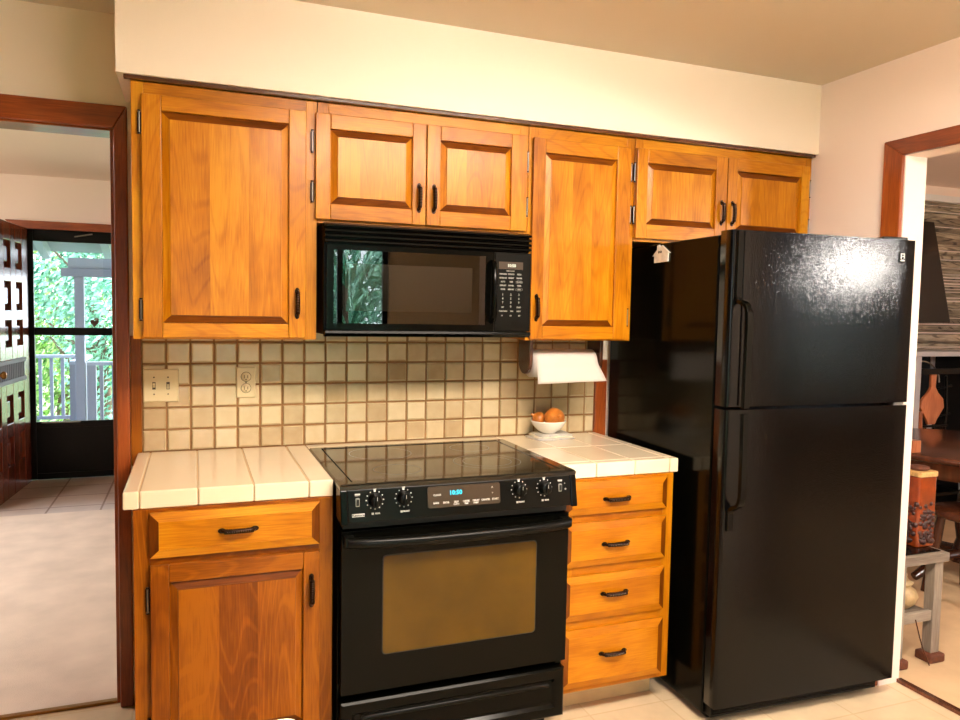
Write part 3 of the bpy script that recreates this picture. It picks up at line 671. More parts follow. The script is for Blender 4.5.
# ------------------------------------------------------------------ refrigerator (local frame: x right, y back, front of doors at y=0)
FR = thing('refrigerator', 'tall black top-freezer refrigerator with pebbled doors', 'refrigerator', (1.2690, -.8425, 0), -.0346, local=True)
FW, FH, FS = .8060, 1.7222, 1.1237
m = MB(); m.box(0, FW-.020, .0695, .812, .028, FH-.012, tint=0)
for px in (.05, FW-.08):
    for py in (.10, .68): m.box(px-.02, px+.02, py-.02, py+.02, .0005, .03, tint=0)
m.build('body', 'black', FR, bevel=.006)
def fdoor(nm, z0, z1):
    m = MB(); pts = []
    for k in range(7): a = math.radians(180+90*k/6); pts.append((.012+.012*math.cos(a), .012+.012*math.sin(a)))
    for k in range(1, 12): t = k/12; pts.append((.012+t*(FW-.024), -.004*math.sin(math.pi*t)))
    for k in range(7): a = math.radians(270+90*k/6); pts.append((FW-.012+.012*math.cos(a), .012+.012*math.sin(a)))
    pts += [(FW, .060), (0, .060)]
    m.prism(pts, 'z', z0, z1, smooth=True, tint=0)
    d = m.build(nm, 'pebble', FR)
    g = MB(); g.box(.008, FW-.008, .0605, .069, z0+.006, z1-.006, tint=0); g.build('gasket', 'black_dark', d)
    return d
d1 = fdoor('freezer_door', FS+.005, FH); d2 = fdoor('fresh_food_door', .076, FS-.006)
def fhandle(par, path, w=.026, x=.030):
    # ribbon with rounded cross section, path of (z, out, thick)
    m = MB(); rows = []
    n = len(path)
    for i, (z, o, th) in enumerate(path):
        a = path[max(i-1, 0)]; b = path[min(i+1, n-1)]; d = Vector((b[1]-a[1], b[0]-a[0])).normalized(); nrm = Vector((d.y, -d.x))  # in (out,z)
        if nrm.x < 0: nrm = -nrm
        row = []
        for (u, v) in ((-.5, -.25), (-.42, .5), (.42, .5), (.5, .25), (.5, -.5), (-.5, -.5)):
            oo = o+nrm.x*v*th; zz = z+nrm.y*v*th; row.append((x+u*w, -.001-oo, zz))
        rows.append(row)
    m.grid(rows, closed_u=True, smooth=False); m.face(rows[0]); m.face(rows[-1][::-1]); return m.build('handle', 'black', par, bevel=.003)
def arc(z0, o0, z1, o1, n=7):   # quarter arc
    return [(z0+(z1-z0)*(1-math.cos(math.pi/2*k/n)), o0+(o1-o0)*math.sin(math.pi/2*k/n), .012) for k in range(n+1)]
def arc2(z0, o0, z1, o1, n=7):
    return [(z0+(z1-z0)*math.sin(math.pi/2*k/n), o0+(o1-o0)*(1-math.cos(math.pi/2*k/n)), .012) for k in range(n+1)]
fhandle(d1, [(1.718, .003, .008), (1.500, .003, .008)]+arc2(1.495, .004, 1.482, .020, 4)+[(1.478, .034, .014)]+arc(1.474, .040, 1.435, .062, 5)[1:]+[(1.40, .063, .014), (1.132, .060, .014)])
fhandle(d2, [(1.113, .060, .014), (.86, .063, .014)]+arc2(.845, .062, .795, .036, 5)[1:]+[(.785, .020, .014), (.775, .006, .009), (.765, .003, .008), (.705, .003, .008)])
m = MB(); m.box(.046, .052, -.0045, -.001, FS+.01, FH-.004, tint=0); m.build('edge_strip', 'black', d1, bevel=.001)
m = MB(); m.box(.722, .752, -.0042, -.0005, 1.638, 1.678, tint=0); bd = m.build('badge', 'black', d1, bevel=.001)
m = MB(); y = -.0048
m.box(.728, .746, y, -.0040, 1.669, 1.673, tint=0); m.box(.728, .732, y, -.0040, 1.654, 1.669, tint=0); m.box(.735, .746, y, -.0040, 1.660, 1.664, tint=0); m.box(.728, .746, y, -.0040, 1.645, 1.650, tint=0); m.box(.7425, .746, y, -.0040, 1.654, 1.669, tint=0)
m.build('badge_mark', 'ink_w', d1)
m = MB(); m.prism([(FW-.14, .02), (FW-.03, .012), (FW-.012, .03), (FW-.012, .12), (FW-.10, .12)], 'z', FH-.011, FH+.012, tint=0); m.build('hinge_cover', 'black_soft', FR, bevel=.004)
m = MB(); m.box(FW-.045, FW+.001, .022, .069, FS-.005, FS+.004, tint=0); m.build('center_hinge', 'steel', FR)
m = MB(); m.box(.012, FW-.05, .035, .069, .030, .072, tint=0)
for k in range(4): m.box(.02, FW-.06, .031, .036, .036+k*.009, .0405+k*.009, tint=0)
m.build('base_grille', 'black_soft', FR)
m = MB(); m.box(FW-.045, FW-.015, .030, .066, .055, .074, tint=0); m.build('bottom_hinge', 'steel', FR)
m = MB(); m.disc((.768, -.0012, .83), .005, 'y', 12); 
# magnet on the fridge side
def side_pt(y, z, o): # point on fridge side plane from world y, z ; returns local coords
    return (-o, (y+.8425)/math.cos(.0346), z)
m = MB(); y0, y1 = -.482, -.368   # right (front) to left (back)
cy = (y0+y1)/2
out = [(cy+.048, 1.650), (cy+.048, 1.679), (cy+.062, 1.676), (cy+.030, 1.700), (cy+.030, 1.716), (cy+.014, 1.719), (cy+.010, 1.708), (cy-.006, 1.716), (cy-.062, 1.682), (cy-.050, 1.684), (cy-.046, 1.652)]
MG = thing('refrigerator_magnet', 'small white house-shaped magnet on the refrigerator side', 'magnet', (0, 0, 0)); MG.matrix_world = FR.matrix_world
MG.location = FR.location; MG.rotation_euler = FR.rotation_euler; MG['_local'] = 1
m.prism([((p[0]+.8425)/math.cos(.0346), p[1]-.014) for p in out], 'x', -.0065, -.0012, tint=.5); m.build('house_shape', 'magnet', MG, bevel=.001)
m = MB()
for dy in (.008, -.006): m.disc((-.0075, (cy+dy+.005+.8425), 1.676), .0055, 'x', 10)
m.build('window_dots', 'black_soft', MG)
for o in (MG,):
    pass

# ------------------------------------------------------------------ wall plates
def screwhead(m, x, z, y, mat): m.disc((x, y, z), .0028, 'y', 10, mat=mat)
YP = -.0125
SP = thing('light_switch_plate', 'almond double light switch plate on the backsplash', 'light switch', (-.510, YP, 1.095))
m = MB(); m.rings(-.5685, -.4515, 1.0945, 1.2115, [(0, YP), (.001, YP-.004), (.004, YP-.0062)], tint=.5)
for x in (-.533, -.487):
    for z in (1.183, 1.123): screwhead(m, x, z, YP-.0066, 1)
    m.box(x-.0055, x+.0055, YP-.0068, YP-.006, 1.140, 1.166, mat=1)
m.build('plate', ['plate', 'dark_slot'], SP)
for x, up in ((-.533, 1), (-.487, -1)):
    m = MB(); m.prism([(YP-.006, 1.146), (YP-.006, 1.160), (YP-.017, 1.153+up*.010), (YP-.017, 1.153+up*.004)], 'x', x-.0038, x+.0038); m.build('toggle', 'plate', SP, bevel=.0008)
OP = thing('wall_outlet', 'almond duplex outlet on the backsplash tiles', 'outlet', (-.2225, YP, 1.104))
m = MB(); m.rings(-.2570, -.1880, 1.103, 1.217, [(0, YP), (.001, YP-.004), (.004, YP-.0062)], tint=.5); screwhead(m, -.2225, 1.160, YP-.0066, 1); m.build('plate', ['plate', 'dark_slot'], OP)
for z in (1.181, 1.139):
    m = MB(); m.lathe([(.0168, 0), (.0168, .0085), (.0160, .0092), (0, .0092)], (-.2225, YP, z), 'y', 20, mat=0)
    m.disc((-.2225, YP-.0066, z), .0182, 'y', 24, mat=1)
    for dx, h in ((-.006, .0045), (.006, .0037)): m.box(-.2225+dx-.001, -.2225+dx+.001, YP-.0098, YP-.009, z-.001-h, z+.002+h, mat=1)
    m.disc((-.2225, YP-.0096, z-.010), .0022, 'y', 10, mat=1)
    m.build('receptacle', ['plate', 'dark_slot'], OP)

# ------------------------------------------------------------------ paper towels
TH = thing('paper_towel_holder', 'dark wooden paper towel holder under the narrow cabinet', 'paper towel holder', (.98, -.20, 1.33))
for xa, xb in ((.812, .826), (1.122, 1.136)):
    pts = [(-.145, 1.3285), (-.255, 1.3285), (-.253, 1.27)]+[(-.2+.052*math.cos(a), 1.242+.048*math.sin(a)) for a in [math.radians(180+180*k/10) for k in range(11)]]+[(-.147, 1.27)]
    m = MB(); m.prism(pts[::-1], 'x', xa, xb, g='z', tint=.2); m.build('bracket', 'dark_wood', TH, bevel=.002)
m = MB(); m.tube([(.8265, -.2, 1.236), (1.1215, -.2, 1.236)], .011, 12); m.build('rod', 'dark_wood', TH)
PT = thing('paper_towel_roll', 'white paper towel roll with its sheet hanging in front', 'paper towel', (.97, -.2, 1.18))
cxz = (-.2, 1.234); x0, x1 = .838, 1.112
m = MB(); R_ = .054
ring = lambda x, r: [(x, cxz[0]+r*math.cos(2*math.pi*k/36), cxz[1]+r*math.sin(2*math.pi*k/36)) for k in range(36)]
m.grid([ring(x0, .020), ring(x0, R_), ring(x1, R_), ring(x1, .020), ring(x0, .020)], closed_u=True)
m.build('roll', 'paper', PT)
m = MB(); rows = []
for k in range(15):
    t = k/14
    if t < .55:
        a = math.radians(70+t/.55*115); y_, z_ = cxz[0]+(R_+.0022)*math.cos(a), cxz[1]+(R_+.0022)*math.sin(a)
    else:
        q = (t-.55)/.45; y_, z_ = cxz[0]-R_-.002-.016*math.sin(q*1.2), 1.229-q*.070
    row = []
    for j in range(13):
        s_ = j/12; x_ = x0+.004+(x1-x0-.006)*s_+max(0, t-.45)*.060*s_*s_; row.append((x_, y_-.003*math.sin(s_*7)*max(0, t-.6)-.010*max(0, t-.5)*s_, z_+.018*s_*max(0, t-.55)))
    rows.append(row)
m.grid(rows); s_ = m.build('loose_sheet', 'paper', PT); so = s_.modifiers.new('s', 'SOLIDIFY'); so.thickness = .0012; so.offset = 1

# ------------------------------------------------------------------ bowl and onions
nx, ny = .984, -.100
m = MB()
for k, (w, d_, rot, t) in enumerate(((.105, .078, .10, .55), (.098, .070, -.06, .9), (.090, .066, .05, .6))):
    z = .9172+k*.0068; rows = []
    ca, sa = math.cos(rot), math.sin(rot)
    for (e, zz) in ((1, 0), (1.015, .003), (1, .006), (0.01, .0065)):
        row = []
        for j in range(24):
            a = 2*math.pi*j/24; sq = 1/max(abs(math.cos(a)), abs(math.sin(a)))**.85; X, Y = w*e*sq*math.cos(a)*.82, d_*e*sq*math.sin(a)*.82
            row.append((nx+X*ca-Y*sa+k*.004-.004, ny-.004+X*sa+Y*ca, z+zz+.002*math.sin(a*3)*(e > .5)*(k > 0)))
        rows.append(row)
    m.grid(rows, closed_u=True, tint=t)
tag(m.build('folded_napkin', 'napkin', base='auto'), 'folded patterned cloth napkin on the right countertop under the white bowl', 'napkin')
zb = .9385
m = MB(); m.lathe([(0, .0), (.030, .0), (.032, .004), (.046, .012), (.062, .028), (.072, .046), (.0745, .052), (.072, .052), (.060, .031), (.044, .016), (.028, .009), (0, .008)], (nx-.010, ny, zb), 'z', 36)
tag(m.build('bowl', 'ceramic', base='auto'), 'small white ceramic bowl holding onions on the right countertop', 'bowl')
def onion(c, r, tilt, label):
    pr = [(0, -.80), (.30, -.78), (.62, -.62), (.90, -.30), (1.0, .02), (.94, .34), (.72, .62), (.42, .82), (.20, .96), (.12, 1.15), (.15, 1.30), (.05, 1.34), (0, 1.33)]
    m = MB(); m.lathe([(a*r, b*r) for a, b in pr], (0, 0, 0), 'z', 24, wob=lambda a, j: .03*math.sin(5*a)+.015*math.sin(11*a))
    rt = Matrix.Rotation(tilt[0], 3, tilt[1]); m.v = [tuple(rt @ Vector(v)+Vector(c)) for v in m.v]
    tag(m.build('onion', 'onion', base='auto'), label, 'onion', 'onions in the white bowl')
onion((nx+.008, ny-.018, zb+.060), .045, (1.25, 'X'), 'large orange-brown onion at the front right of the white bowl')
onion((nx-.046, ny+.018, zb+.056), .030, (-1.0, 'Y'), 'smaller papery onion at the left of the white bowl')

# ------------------------------------------------------------------ island corner close to the camera
IS = thing('kitchen_island', 'tiled island whose cream corner shows at the bottom of the photo', 'kitchen island', (-.60, -2.25, 0))
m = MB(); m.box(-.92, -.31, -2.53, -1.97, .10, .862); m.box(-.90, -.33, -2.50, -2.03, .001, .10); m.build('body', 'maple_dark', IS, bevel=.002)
m = MB(); m.prism(rrect(-.95, -.279, -2.56, -1.936, .018), 'z', .8635, .912, tint=.9); m.build('top', 'ctile', IS, bevel=.005)

# ------------------------------------------------------------------ kitchen ceiling lamp (behind and above the camera)
LP = thing('ceiling_light', 'long fluorescent ceiling light box in front of the range', 'ceiling light', (.45, -2.1, 2.30))
m = MB(); x0, x1, y0, y1 = 0.0, 1.40, -2.32, -1.96
m.box(x0, x1, y0, y1, 2.396, 2.4185); m.box(x0, x0+.02, y0, y1, 2.336, 2.396); m.box(x1-.02, x1, y0, y1, 2.336, 2.396); m.build('housing', 'white', LP)
m = MB(); m.box(x0+.0205, x1-.0205, y0+.002, y1-.002, 2.338, 2.3955); m.build('diffuser', 'diffuser', LP)
DL = thing('pendant_light', 'glass globe pendant light in the dining room', 'pendant light', (3.36, -2.5, 1.67))
m = MB(); m.lathe([(0, -.07)]+[(.07*math.sin(math.radians(a)), -.07*math.cos(math.radians(a))) for a in range(15, 171, 15)]+[(0, .07)], (3.36, -2.5, 1.765), 'z', 24); m.build('globe', 'globe', DL)
m = MB(); m.tube([(3.36, -2.5, 1.836), (3.36, -2.5, 2.42)], .008, 8); m.lathe([(.03, 0), (.03, .03), (0, .04)], (3.36, -2.5, 1.85), 'z', 16); m.lathe([(.06, 0), (.06, .02)], (3.36, -2.5, 2.409), 'z', 16); m.build('stem', 'brass', DL)
LL = thing('living_fill_light', 'added round ceiling light that brightens the living room', 'ceiling light', (-2.9, 1.6, 2.36))  # added lamp out of view, only brightens the living room
m = MB(); m.lathe([(0, 0), (.16, .01), (.2, .04), (.2, .088)], (-2.9, 1.6, 2.36), 'z', 32); m.build('shade', 'living_fill', LL)

# ------------------------------------------------------------------ entry: storm door and carved front door
m = MB(); sx0, sx1, sy0, sy1 = -1.655, -.705, 4.03, 4.065
m.box(sx0, sx0+.055, sy0, sy1, .006, 2.035); m.box(sx1-.055, sx1, sy0, sy1, .006, 2.035)
a, b = sx0+.055, sx1-.055
m.box(a, b, sy0, sy1, 1.940, 2.035, g='x'); m.box(a, b, sy0, sy1, 1.186, 1.248, g='x'); m.box(a, b, sy0, sy1, .006, .055, g='x'); m.box(a, b, sy0, sy1, .430, .480, g='x')
ST = struct('door_1', m, 'black_soft', bevel=.003)
m = MB(); m.box(a-.002, b+.002, sy0+.010, sy1-.010, .055, .430); m.build('kick_panel', 'black_soft', ST)
for z0, z1 in ((1.248, 1.940), (.480, 1.186)):
    m = MB(); m.box(a, b, sy0+.015, sy0+.020, z0, z1); m.build('pane', 'pane', ST)
m = MB(); m.box(-1.56, -1.28, sy0-.012, sy0-.001, .470, .480); m.build('latch_bar', 'steel', ST)
m = MB(); m.tube([(-1.30, sy0-.02, 1.985), (-1.17, sy0-.02, 2.012)], .006, 8); m.build('door_closer', 'steel', ST)
m = MB(); hp = []
for k in range(24):
    a_ = 2*math.pi*k/24; hp.append((-1.165+.0024*16*math.sin(a_)**3/1.2, 1.290+.0024*(13*math.cos(a_)-5*math.cos(2*a_)-2*math.cos(3*a_)-math.cos(4*a_))/1.1))
m.prism(hp, 'y', 4.0235, 4.0295); tag(m.build('heart_ornament', 'heart', base='auto', bevel=.001), 'small brown heart ornament on the upper glass of the storm door', 'ornament')
# front door: swung inwards, hinged at (-1.655, 3.99), leaf in a plane of nearly constant x
FD = bpy.data.objects.new('door_2', None); COL.objects.link(FD); FD.location = (-1.628, 3.975, .008); FD['kind'] = 'structure'; FD.rotation_euler = (0, 0, math.radians(-4)); FD['_local'] = 1
# local: leaf runs along -y from 0 to -.88, face towards +x at x=0, thickness to -x
DWd, DHt = .935, 2.025
cols = [(-.32, -.16), (-.60, -.44), (-.88, -.72)]
rowsz = [(1.69, 1.89), (1.38, 1.59), (1.11, 1.305), (.545, .754), (.233, .441)]
m = MB()
ys = [0]+[v for c_ in cols for v in (c_[1], c_[0])]+[-DWd]
for i in range(0, len(ys), 2): m.box(-.045, 0, ys[i+1], ys[i], 0, DHt, g='z')
zs = [DHt]+[v for r_ in rowsz for v in (r_[1], r_[0])]+[0]
for i in range(0, len(zs), 2):
    for c_ in cols: m.box(-.045, -.0005, c_[0], c_[1], zs[i+1], zs[i], g='y')
m.build('leaf', 'door_wood', FD, bevel=.004)
m = MB()
for c_ in cols:
    for r_ in rowsz:
        m.box(-.036, -.026, c_[0]+.001, c_[1]-.001, r_[0]+.001, r_[1]-.001, g='z')
        m.box(-.026, -.012, c_[0]+.040, c_[1]-.040, r_[0]+.045, r_[1]-.045, g='z')
m.build('carved_panels', 'door_wood', FD, bevel=.004)
m = MB()
m.box(.0005, .014, -.90, -.14, .985, 1.015, g='y'); m.box(.0005, .014, -.90, -.14, .84, .872, g='y')
for k in range(17): m.box(.0005, .012, -.89+k*.043, -.89+k*.043+.018, .872, .985)
m.build('carved_band', 'porch_shaded', FD, bevel=.003)
m = MB(); m.lathe([(0, .062), (.018, .060), (.028, .048), (.026, .034), (.012, .024), (.011, .006), (.028, .004), (.030, 0), (0, 0)], (.014, -.86, .93), 'x', 20); m.build('knob', 'brass', FD)

# ------------------------------------------------------------------ porch and garden
struct('floor_porch', boxes((-5, 1.5, 4.12, 6.1, -.12, -.03), g='x'), 'grey_paint')
struct('ground', boxes((-40, 40, 6.1, 60, -1.6, -1.5), (-40, 40, -40, -4.7, -.4, -.3), (-40, -4.2, -4.7, 6.1, -.4, -.3)), 'grass')
PR = thing('porch_roof', 'grey boarded porch roof on pale rafters outside the storm door', 'porch roof', (-1.7, 5.2, 2.0))
m = MB(); m.prism([(4.13, 2.70), (6.6, 2.02), (6.6, 2.06), (4.13, 2.74)], 'x', -5, 1.5); m.build('roof_boards', 'grey_paint', PR)
for x in (-2.52, -1.90, -1.28, -.66, -.04):
    m = MB(); m.prism([(4.13, 2.58), (6.5, 1.93), (6.5, 2.045), (4.13, 2.695)], 'x', x-.04, x+.04); m.build('rafter', 'porch_shaded', PR)
m = MB(); m.box(-1.68, 1.5, 5.92, 6.07, 1.73, 1.815, g='x'); m.build('beam', 'grey_paint', PR, bevel=.004)
m = MB(); m.box(-1.62, 1.5, 5.95, 6.05, 1.8155, 1.925, g='x'); m.build('upper_beam', 'porch_shaded', PR)
tag(boxes((-1.565, -1.475, 5.955, 6.045, -.029, 1.729)).build('porch_post', 'grey_paint', base='auto', bevel=.004), 'square grey porch post holding the roof beam', 'post')
def railing(label, p0, p1, loc):
    T = thing('porch_railing', label, 'railing', loc, group='porch railings')
    d = Vector((p1[0]-p0[0], p1[1]-p0[1], 0)); L_ = d.length; ax = abs(d.x) > abs(d.y)
    def bx(t0, t1, w, z0, z1, nm, mt='grey_paint'):
        m = MB(); q0 = (p0[0]+d.x*t0/L_, p0[1]+d.y*t0/L_); q1 = (p0[0]+d.x*t1/L_, p0[1]+d.y*t1/L_)
        if ax: m.box(q0[0], q1[0], p0[1]-w/2, p0[1]+w/2, z0, z1)
        else: m.box(p0[0]-w/2, p0[0]+w/2, q0[1], q1[1], z0, z1)
        m.build(nm, mt, T)
    bx(0, L_, .09, .80, .835, 'top_rail', 'porch_shaded'); bx(0, L_, .04, .06, .10, 'bottom_rail'); bx(0, .085, .085, -.029, .80, 'rail_post')
    n = int(L_/.115)
    for k in range(1, n): bx(k*L_/n, k*L_/n+.035, .035, .10, .80, 'baluster')
railing('grey porch railing to the right of the post', (-1.46, 6.0), (.9, 6.0), (-.3, 6.0, -.03))
railing('grey porch railing running away beside the steps', (-1.60, 6.12), (-1.60, 7.3), (-1.60, 6.7, -.03))
railing('grey porch railing to the left of the steps', (-3.9, 7.3), (-1.66, 7.3), (-2.8, 7.3, -.03))
struct('floor_landing', boxes((-4.2, -1.3, 6.1, 7.6, -.12, -.031)), 'grey_paint')
m = MB(); m.lathe([(0, 0), (.02, 0), (.02, .10), (.07, .12), (.085, .15), (.07, .19), (0, .20)], (-1.32, 5.70, -.029), 'z', 20)
tag(m.build('garden_lantern', 'white', base='auto'), 'small white mushroom lantern on the porch floor', 'lantern')
def tree(label, c, trunk_h, cr, n, lmat, seed, size=.11, branches=6):
    rnd = random.Random(seed); T = thing('garden_tree', label, 'tree', (c[0], c[1], c[2]), group='trees beyond the porch')
    m = MB(); top = (c[0], c[1], c[2]+trunk_h)
    m.tube([c, (c[0]+.08, c[1], c[2]+trunk_h*.5), top], [.16, .12, .08], 8)
    for k in range(branches):
        a = rnd.random()*6.28; e = (top[0]+cr[0]*.8*math.cos(a), top[1]+cr[1]*.8*math.sin(a), top[2]+cr[2]*(rnd.random()*1.2-.4))
        st = (c[0], c[1], c[2]+trunk_h*(.5+.5*rnd.random())); md_ = tuple((st[i]+e[i])/2+(rnd.random()-.5)*.3 for i in range(3)); m.tube([st, md_, e], [.05, .035, .012], 6)
    m.build('trunk', 'bark', T)
    m = MB()
    cl = []
    for _ in range(26):
        while True:
            p = [rnd.uniform(-1, 1) for _ in range(3)]
            if sum(v*v for v in p) < 1: break
        cl.append(p)
    for _ in range(n):
        q = rnd.choice(cl); p = [q[i]+rnd.gauss(0, .17) for i in range(3)]
        P = Vector((top[0]+p[0]*cr[0], top[1]+p[1]*cr[1], top[2]+p[2]*cr[2]))
        n_ = Vector((rnd.gauss(0, 1), rnd.gauss(0, 1), rnd.gauss(0, 1)+.5)).normalized(); u = n_.orthogonal().normalized(); w = n_.cross(u); L_ = size*(.6+rnd.random()*.8)
        m.face([P-u*L_, P-w*L_*.45+n_*L_*.12, P+u*L_, P+w*L_*.45+n_*L_*.12], tint=rnd.random())
    m.build('foliage', lmat, T)
tree('pale green leafy tree at the left of the porch view', (-4.4, 10.4, -1.5), 2.6, (1.5, 1.4, 1.9), 9000, 'leaf1', 3, size=.065)
tree('bright yellow-green tree straight behind the porch post', (-2.9, 14.2, -1.5), 3.0, (1.6, 1.5, 2.2), 9000, 'leaf1', 4, size=.07)
tree('blue-green small-leaved tree at the right of the porch view', (-1.75, 9.6, -1.5), 2.9, (.9, .9, 1.7), 8000, 'leaf2', 5, size=.05)
# shrub with long leaves outside the patio door behind the camera
SH = thing('garden_shrub', 'long-leaved shrub outside the patio door, mirrored in the microwave glass', 'shrub', (1.1, -5.9, -.3))
m = MB(); rnd = random.Random(9)
for _ in range(620):
    a = rnd.random()*6.28; r0 = rnd.random()*.8; base_ = Vector((1.15+r0*math.cos(a), -6.0+r0*.6*math.sin(a), -.3+rnd.random()*2.5)); L_ = .5+rnd.random()*.6; w = Vector((-math.sin(a), math.cos(a), 0))*.016
    rows = []
    for k in range(5):
        t = k/4; P = base_+Vector((math.cos(a)*L_*t*.8, math.sin(a)*L_*t*.8, L_*(t*.9-t*t*.9))); ww = w*(1-t*.9); rows.append([P-ww, P+ww])
    m.grid(rows, tint=rnd.random())
m.build('foliage', 'leaf2', SH)
m = MB(); m.tube([(1.15, -6.0, -.3), (1.12, -6.0, 1.7)], [.05, .03], 8); m.build('stem', 'bark', SH)

tree('dense green tree beyond the patio door behind the camera', (1.6, -10.2, -.3), 2.4, (2.0, 1.4, 2.2), 3600, 'leaf2', 8, size=.12)
# ------------------------------------------------------------------ dining room things seen through the right doorway
TV = thing('television', 'black wall television on the striped paneling, tilted downwards', 'television', (4.2, .98, 1.45))
m = MB(); m.prism([(.93, 1.42), (.965, 1.415), (1.075, 2.135), (1.04, 2.14)], 'x', 3.62, 4.655); m.v = [(v[0]-.0*(v[2]-1.4) + (.0 if v[0] < 4 else -(v[2]-1.42)*.105), v[1], v[2]) for v in m.v]
m.build('screen', 'tv', TV, bevel=.006)
m = MB(); m.box(4.0, 4.2, 1.05, 1.178, 1.65, 1.85); m.build('wall_bracket', 'black_soft', TV)
# shelving unit
ET = thing('shelving_unit', 'grey metal framed shelving unit against the striped wall', 'shelf', (4.5, .97, 0))
ex0, ex1, ey0, ey1, eh = 4.205, 4.78, .82, 1.16, 1.185
for x in (ex0, ex1-.05):
    for y in (ey0, ey1-.04): boxes((x, x+.05, y, y+.04, .007, eh)).build('post', 'grey_metal', ET, bevel=.003)
boxes((ex0-.05, ex1+.02, ey0-.02, ey1, eh+.0005, eh+.035)).build('top_rail', 'grey_metal', ET, bevel=.003)
for z in (.20, .50): boxes((ex0+.051, ex1-.051, ey0+.01, ey1-.02, z, z+.02)).build('shelf_board', 'black_soft', ET)
boxes((ex0+.051, ex1-.051, ey1-.03, ey1-.015, .05, eh-.01)).build('back_panel', 'black_dark', ET)
boxes((ex0+.051, ex1-.051, ey0+.005, ey0+.02, 1.06, 1.10)).build('cross_bar', 'black_soft', ET)
m = MB(); m.tube([(4.30+.18*math.sin(math.radians(a_))*1.0, .86, 1.00+.15*math.cos(math.radians(a_))) for a_ in range(0, 91, 10)], .006, 8); tag(m.build('curved_rod', 'steel', base='auto'), 'thin curved pale rod hanging at the top of the shelving unit', 'rod')
boxes((ex1-.012, ex1-.004, ey0+.041, ey1-.041, .05, eh-.01)).build('side_panel', 'black_dark', ET)
# paddle board standing on the upper shelf
cxp, zp = 4.435, .690
op_ = [(-.030, .50), (-.034, .56), (.034, .56), (.030, .50), (.026, .42), (.06, .36), (.125, .29), (.14, .20), (.06, .07), (.04, .02), (-.04, .02), (-.06, .07), (-.14, .20), (-.125, .29), (-.06, .36), (-.026, .42)]
m = MB(); m.prism([(cxp+p[0]*.82, zp+.0+p[1]*.66) for p in op_[::-1]], 'y', .862, .882, g='z', tint=.5); m.v = [(v[0], v[1]-(v[2]-.745)*-.0, v[2]) for v in m.v]
tag(m.build('paddle_board', 'board_wood', base='auto', bevel=.003), 'reddish wooden paddle-shaped board standing in the shelving unit', 'cutting board')
m = MB()
for x in (4.26, 4.34, 4.42, 4.50, 4.58): m.tube([(x, .90, .5215), (x+.02, .90, .61), (x, .90, .685)], .007, 8)
for z in (.60, .690): m.tube([(4.25, .872, z), (4.60, .872, z)], .008, 8)
m.tube([(4.60, .90, .5215), (4.62, .90, .80), (4.60, .90, 1.04)], .010, 8)
for z in (.75, .95): m.tube([(4.52, .90, z), (4.66, .90, z+.02)], .007, 8)
tag(m.build('wine_rack', 'black_soft', base='auto'), 'black iron rack on the shelf, holding up the paddle board', 'rack')
m = MB(); m.tube([(4.300, .842, .5215), (4.293, .842, .80)], [.020, .015], 10); tag(m.build('wooden_stick', 'board_wood', base='auto'), 'short orange wooden stick upright left of the paddle board', 'stick')
WC = thing('side_cabinet', 'orange-brown wooden cabinet to the right of the shelving unit', 'cabinet', (5.1, 1.0, 0))
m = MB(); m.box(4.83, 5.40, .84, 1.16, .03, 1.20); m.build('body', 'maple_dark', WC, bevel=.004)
m = MB(); m.box(4.86, 5.37, .822, .8395, .06, 1.17); m.build('door', 'maple', WC, bevel=.003)
# round table
tx, ty = 3.62, -.02
TB = thing('dining_table', 'round dark wooden dining table behind the jar stand', 'table', (tx, ty, 0))
m = MB(); m.lathe([(0, .752), (.58, .752), (.615, .746), (.62, .735), (.61, .722), (.58, .712), (0, .712)], (tx, ty, 0), 'z', 56); m.build('table_top', 'dark_wood', TB)
m = MB(); m.lathe([(.50, .7115), (.50, .62), (.48, .62), (.48, .7115)], (tx, ty, 0), 'z', 40); m.build('apron', 'dark_wood', TB)
m = MB(); m.lathe([(.10, .7115), (.05, .66), (.045, .50), (.07, .36), (.05, .22), (.08, .12), (.10, .10), (0, .10)], (tx, ty, 0), 'z', 20); m.build('pedestal', 'dark_wood', TB)
for k in range(4):
    a_ = math.radians(83+90*k); m = MB(); m.tube([(tx+math.cos(a_)*r_, ty+math.sin(a_)*r_, z_) for r_, z_ in ((.04, .14), (.16, .13), (.28, .06), (.34, .028))], [.035, .03, .026, .022], 8); m.build('leg', 'dark_wood', TB)
m = MB(); m.box(3.03, 3.09, -.13, -.06, .7525, .815); tag(m.build('wooden_box', 'board_wood', base='auto', bevel=.003), 'small yellow-brown wooden box on the dining table edge', 'box')
cx0, cy0 = 3.33, -.26
CH = thing('stool', 'dark round wooden stool tucked under the dining table', 'stool', (cx0, cy0, 0))
m = MB(); m.lathe([(0, .470), (.17, .470), (.195, .458), (.195, .436), (.17, .425), (0, .425)], (cx0, cy0, 0), 'z', 28); m.build('seat', 'dark_wood', CH)
for k, (sx, sy) in enumerate(((-1, -1), (1, -1), (1, 1), (-1, 1))):
    m = MB(); m.tube([(cx0+sx*.10, cy0+sy*.10, .43), (cx0+sx*.12, cy0+sy*.12, .22), (cx0+sx*.145, cy0+sy*.145, .010)], [.020, .026, .015], 10); m.build('leg', 'dark_wood', CH)
# weathered stand with jar and pot
SD = thing('plant_stand', 'weathered grey wooden stand just inside the dining room', 'stand', (2.43, -.60, 0))
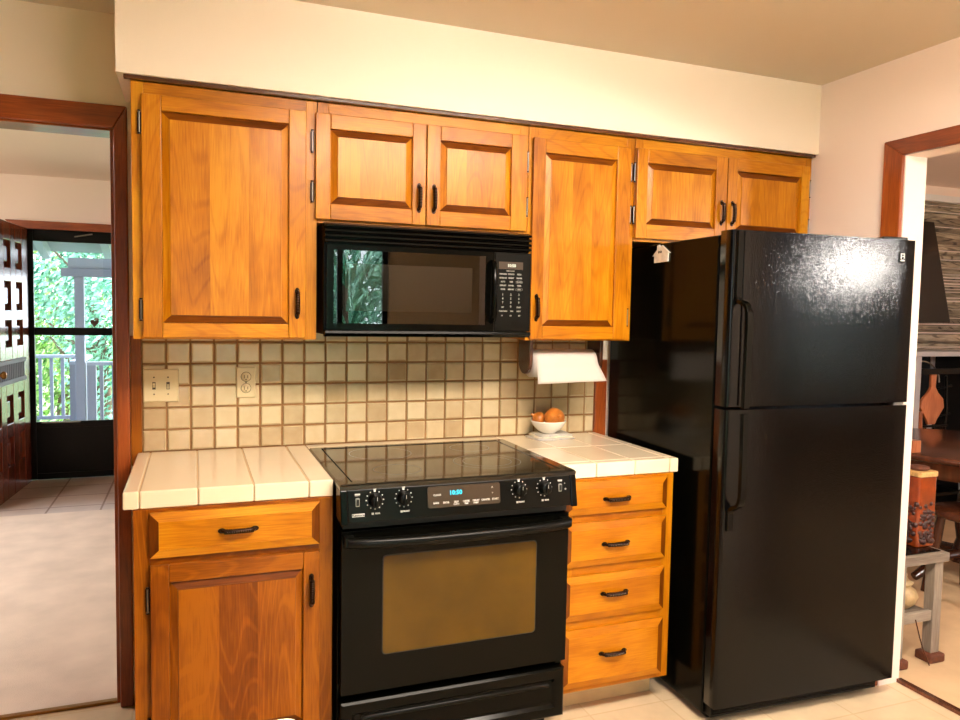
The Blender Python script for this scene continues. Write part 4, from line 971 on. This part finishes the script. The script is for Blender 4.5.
# sloped top with a thick front lip
m = MB(); m.box(2.245, 2.525, -.735, -.46, .435, .473, g='x'); m.build('top', 'weathered', SD, bevel=.003)
m = MB(); m.box(2.270, 2.503, -.71, -.485, .4735, .4765); m.build('glass_inset', 'black', SD)
for (x, y) in ((2.464, -.72), (2.255, -.72), (2.464, -.52), (2.255, -.52)):
    m = MB(); m.box(x, x+.048, y, y+.045, .045, .4345); lg = m.build('leg', 'weathered', SD, bevel=.003)
    m = MB(); m.box(x-.02, x+.066, y-.018, y+.06, .007, .0445); m.build('foot', 'rust', lg, bevel=.008)
m = MB(); m.box(2.304, 2.463, -.70, -.49, .205, .222, g='x'); m.box(2.304, 2.463, -.715, -.699, .185, .228, g='x'); m.build('lower_shelf', 'weathered', SD, bevel=.002)
JR = thing('glass_jar', 'tall square amber jar of dried fruit with a lid on the stand', 'jar', (2.50, -.60, .477))
jx0, jx1, jy0, jy1, jz0, jz1 = 2.432, 2.536, -.655, -.552, .477, .775
m = MB(); m.prism(rrect(jx0, jx1, jy0, jy1, .014), 'z', jz0, jz1, mat=0); m.build('contents', 'amber', JR, bevel=.004)
m = MB(); rnd = random.Random(3)
for _ in range(130):
    f_ = rnd.random(); side = rnd.random() < .6; zc_ = jz0+.02+.17*rnd.random()**1.5; r_ = .008+.006*rnd.random()
    cc = (jx0+.012+rnd.random()*.08, jy0+.004, zc_) if side else (jx0+.003, jy0+.012+rnd.random()*.08, zc_)
    m.lathe([(0, -r_), (r_*.7, -r_*.7), (r_, 0), (r_*.7, r_*.7), (0, r_)], cc, 'z', 8)
m.build('dried_fruit', 'dried', JR)
m = MB(); m.prism(rrect(jx0-.004, jx1+.004, jy0-.004, jy1+.004, .016), 'z', jz1+.0005, jz1+.022, mat=0); m.lathe([(.034, 0), (.042, .006), (.040, .016), (0, .018)], ((jx0+jx1)/2, (jy0+jy1)/2, jz1+.022), 'z', 20, mat=1); m.build('lid', ['cork', 'rust'], JR, bevel=.003)
m = MB(); m.lathe([(0, .0), (.045, .0), (.068, .022), (.078, .050), (.066, .078), (.045, .090), (.052, .098), (.058, .108), (.040, .118), (.030, .130), (.036, .140), (.020, .146), (0, .146)], (2.385, -.615, .2225), 'z', 28)
tag(m.build('clay_pot', 'clay', base='auto'), 'speckled tan clay pot with a lid on the lower shelf of the stand', 'pot')
m = MB(); m.tube([(2.37, -.7175, .20), (2.395, -.722, .12), (2.415, -.728, .06), (2.425, -.748, .012)], .0025, 6); tag(m.build('power_cord', 'dark_wood', base='auto'), 'thin brown cord hanging from the stand to the carpet', 'cord')
for o in list(bpy.data.objects):
    if '_local' in o: del o['_local']
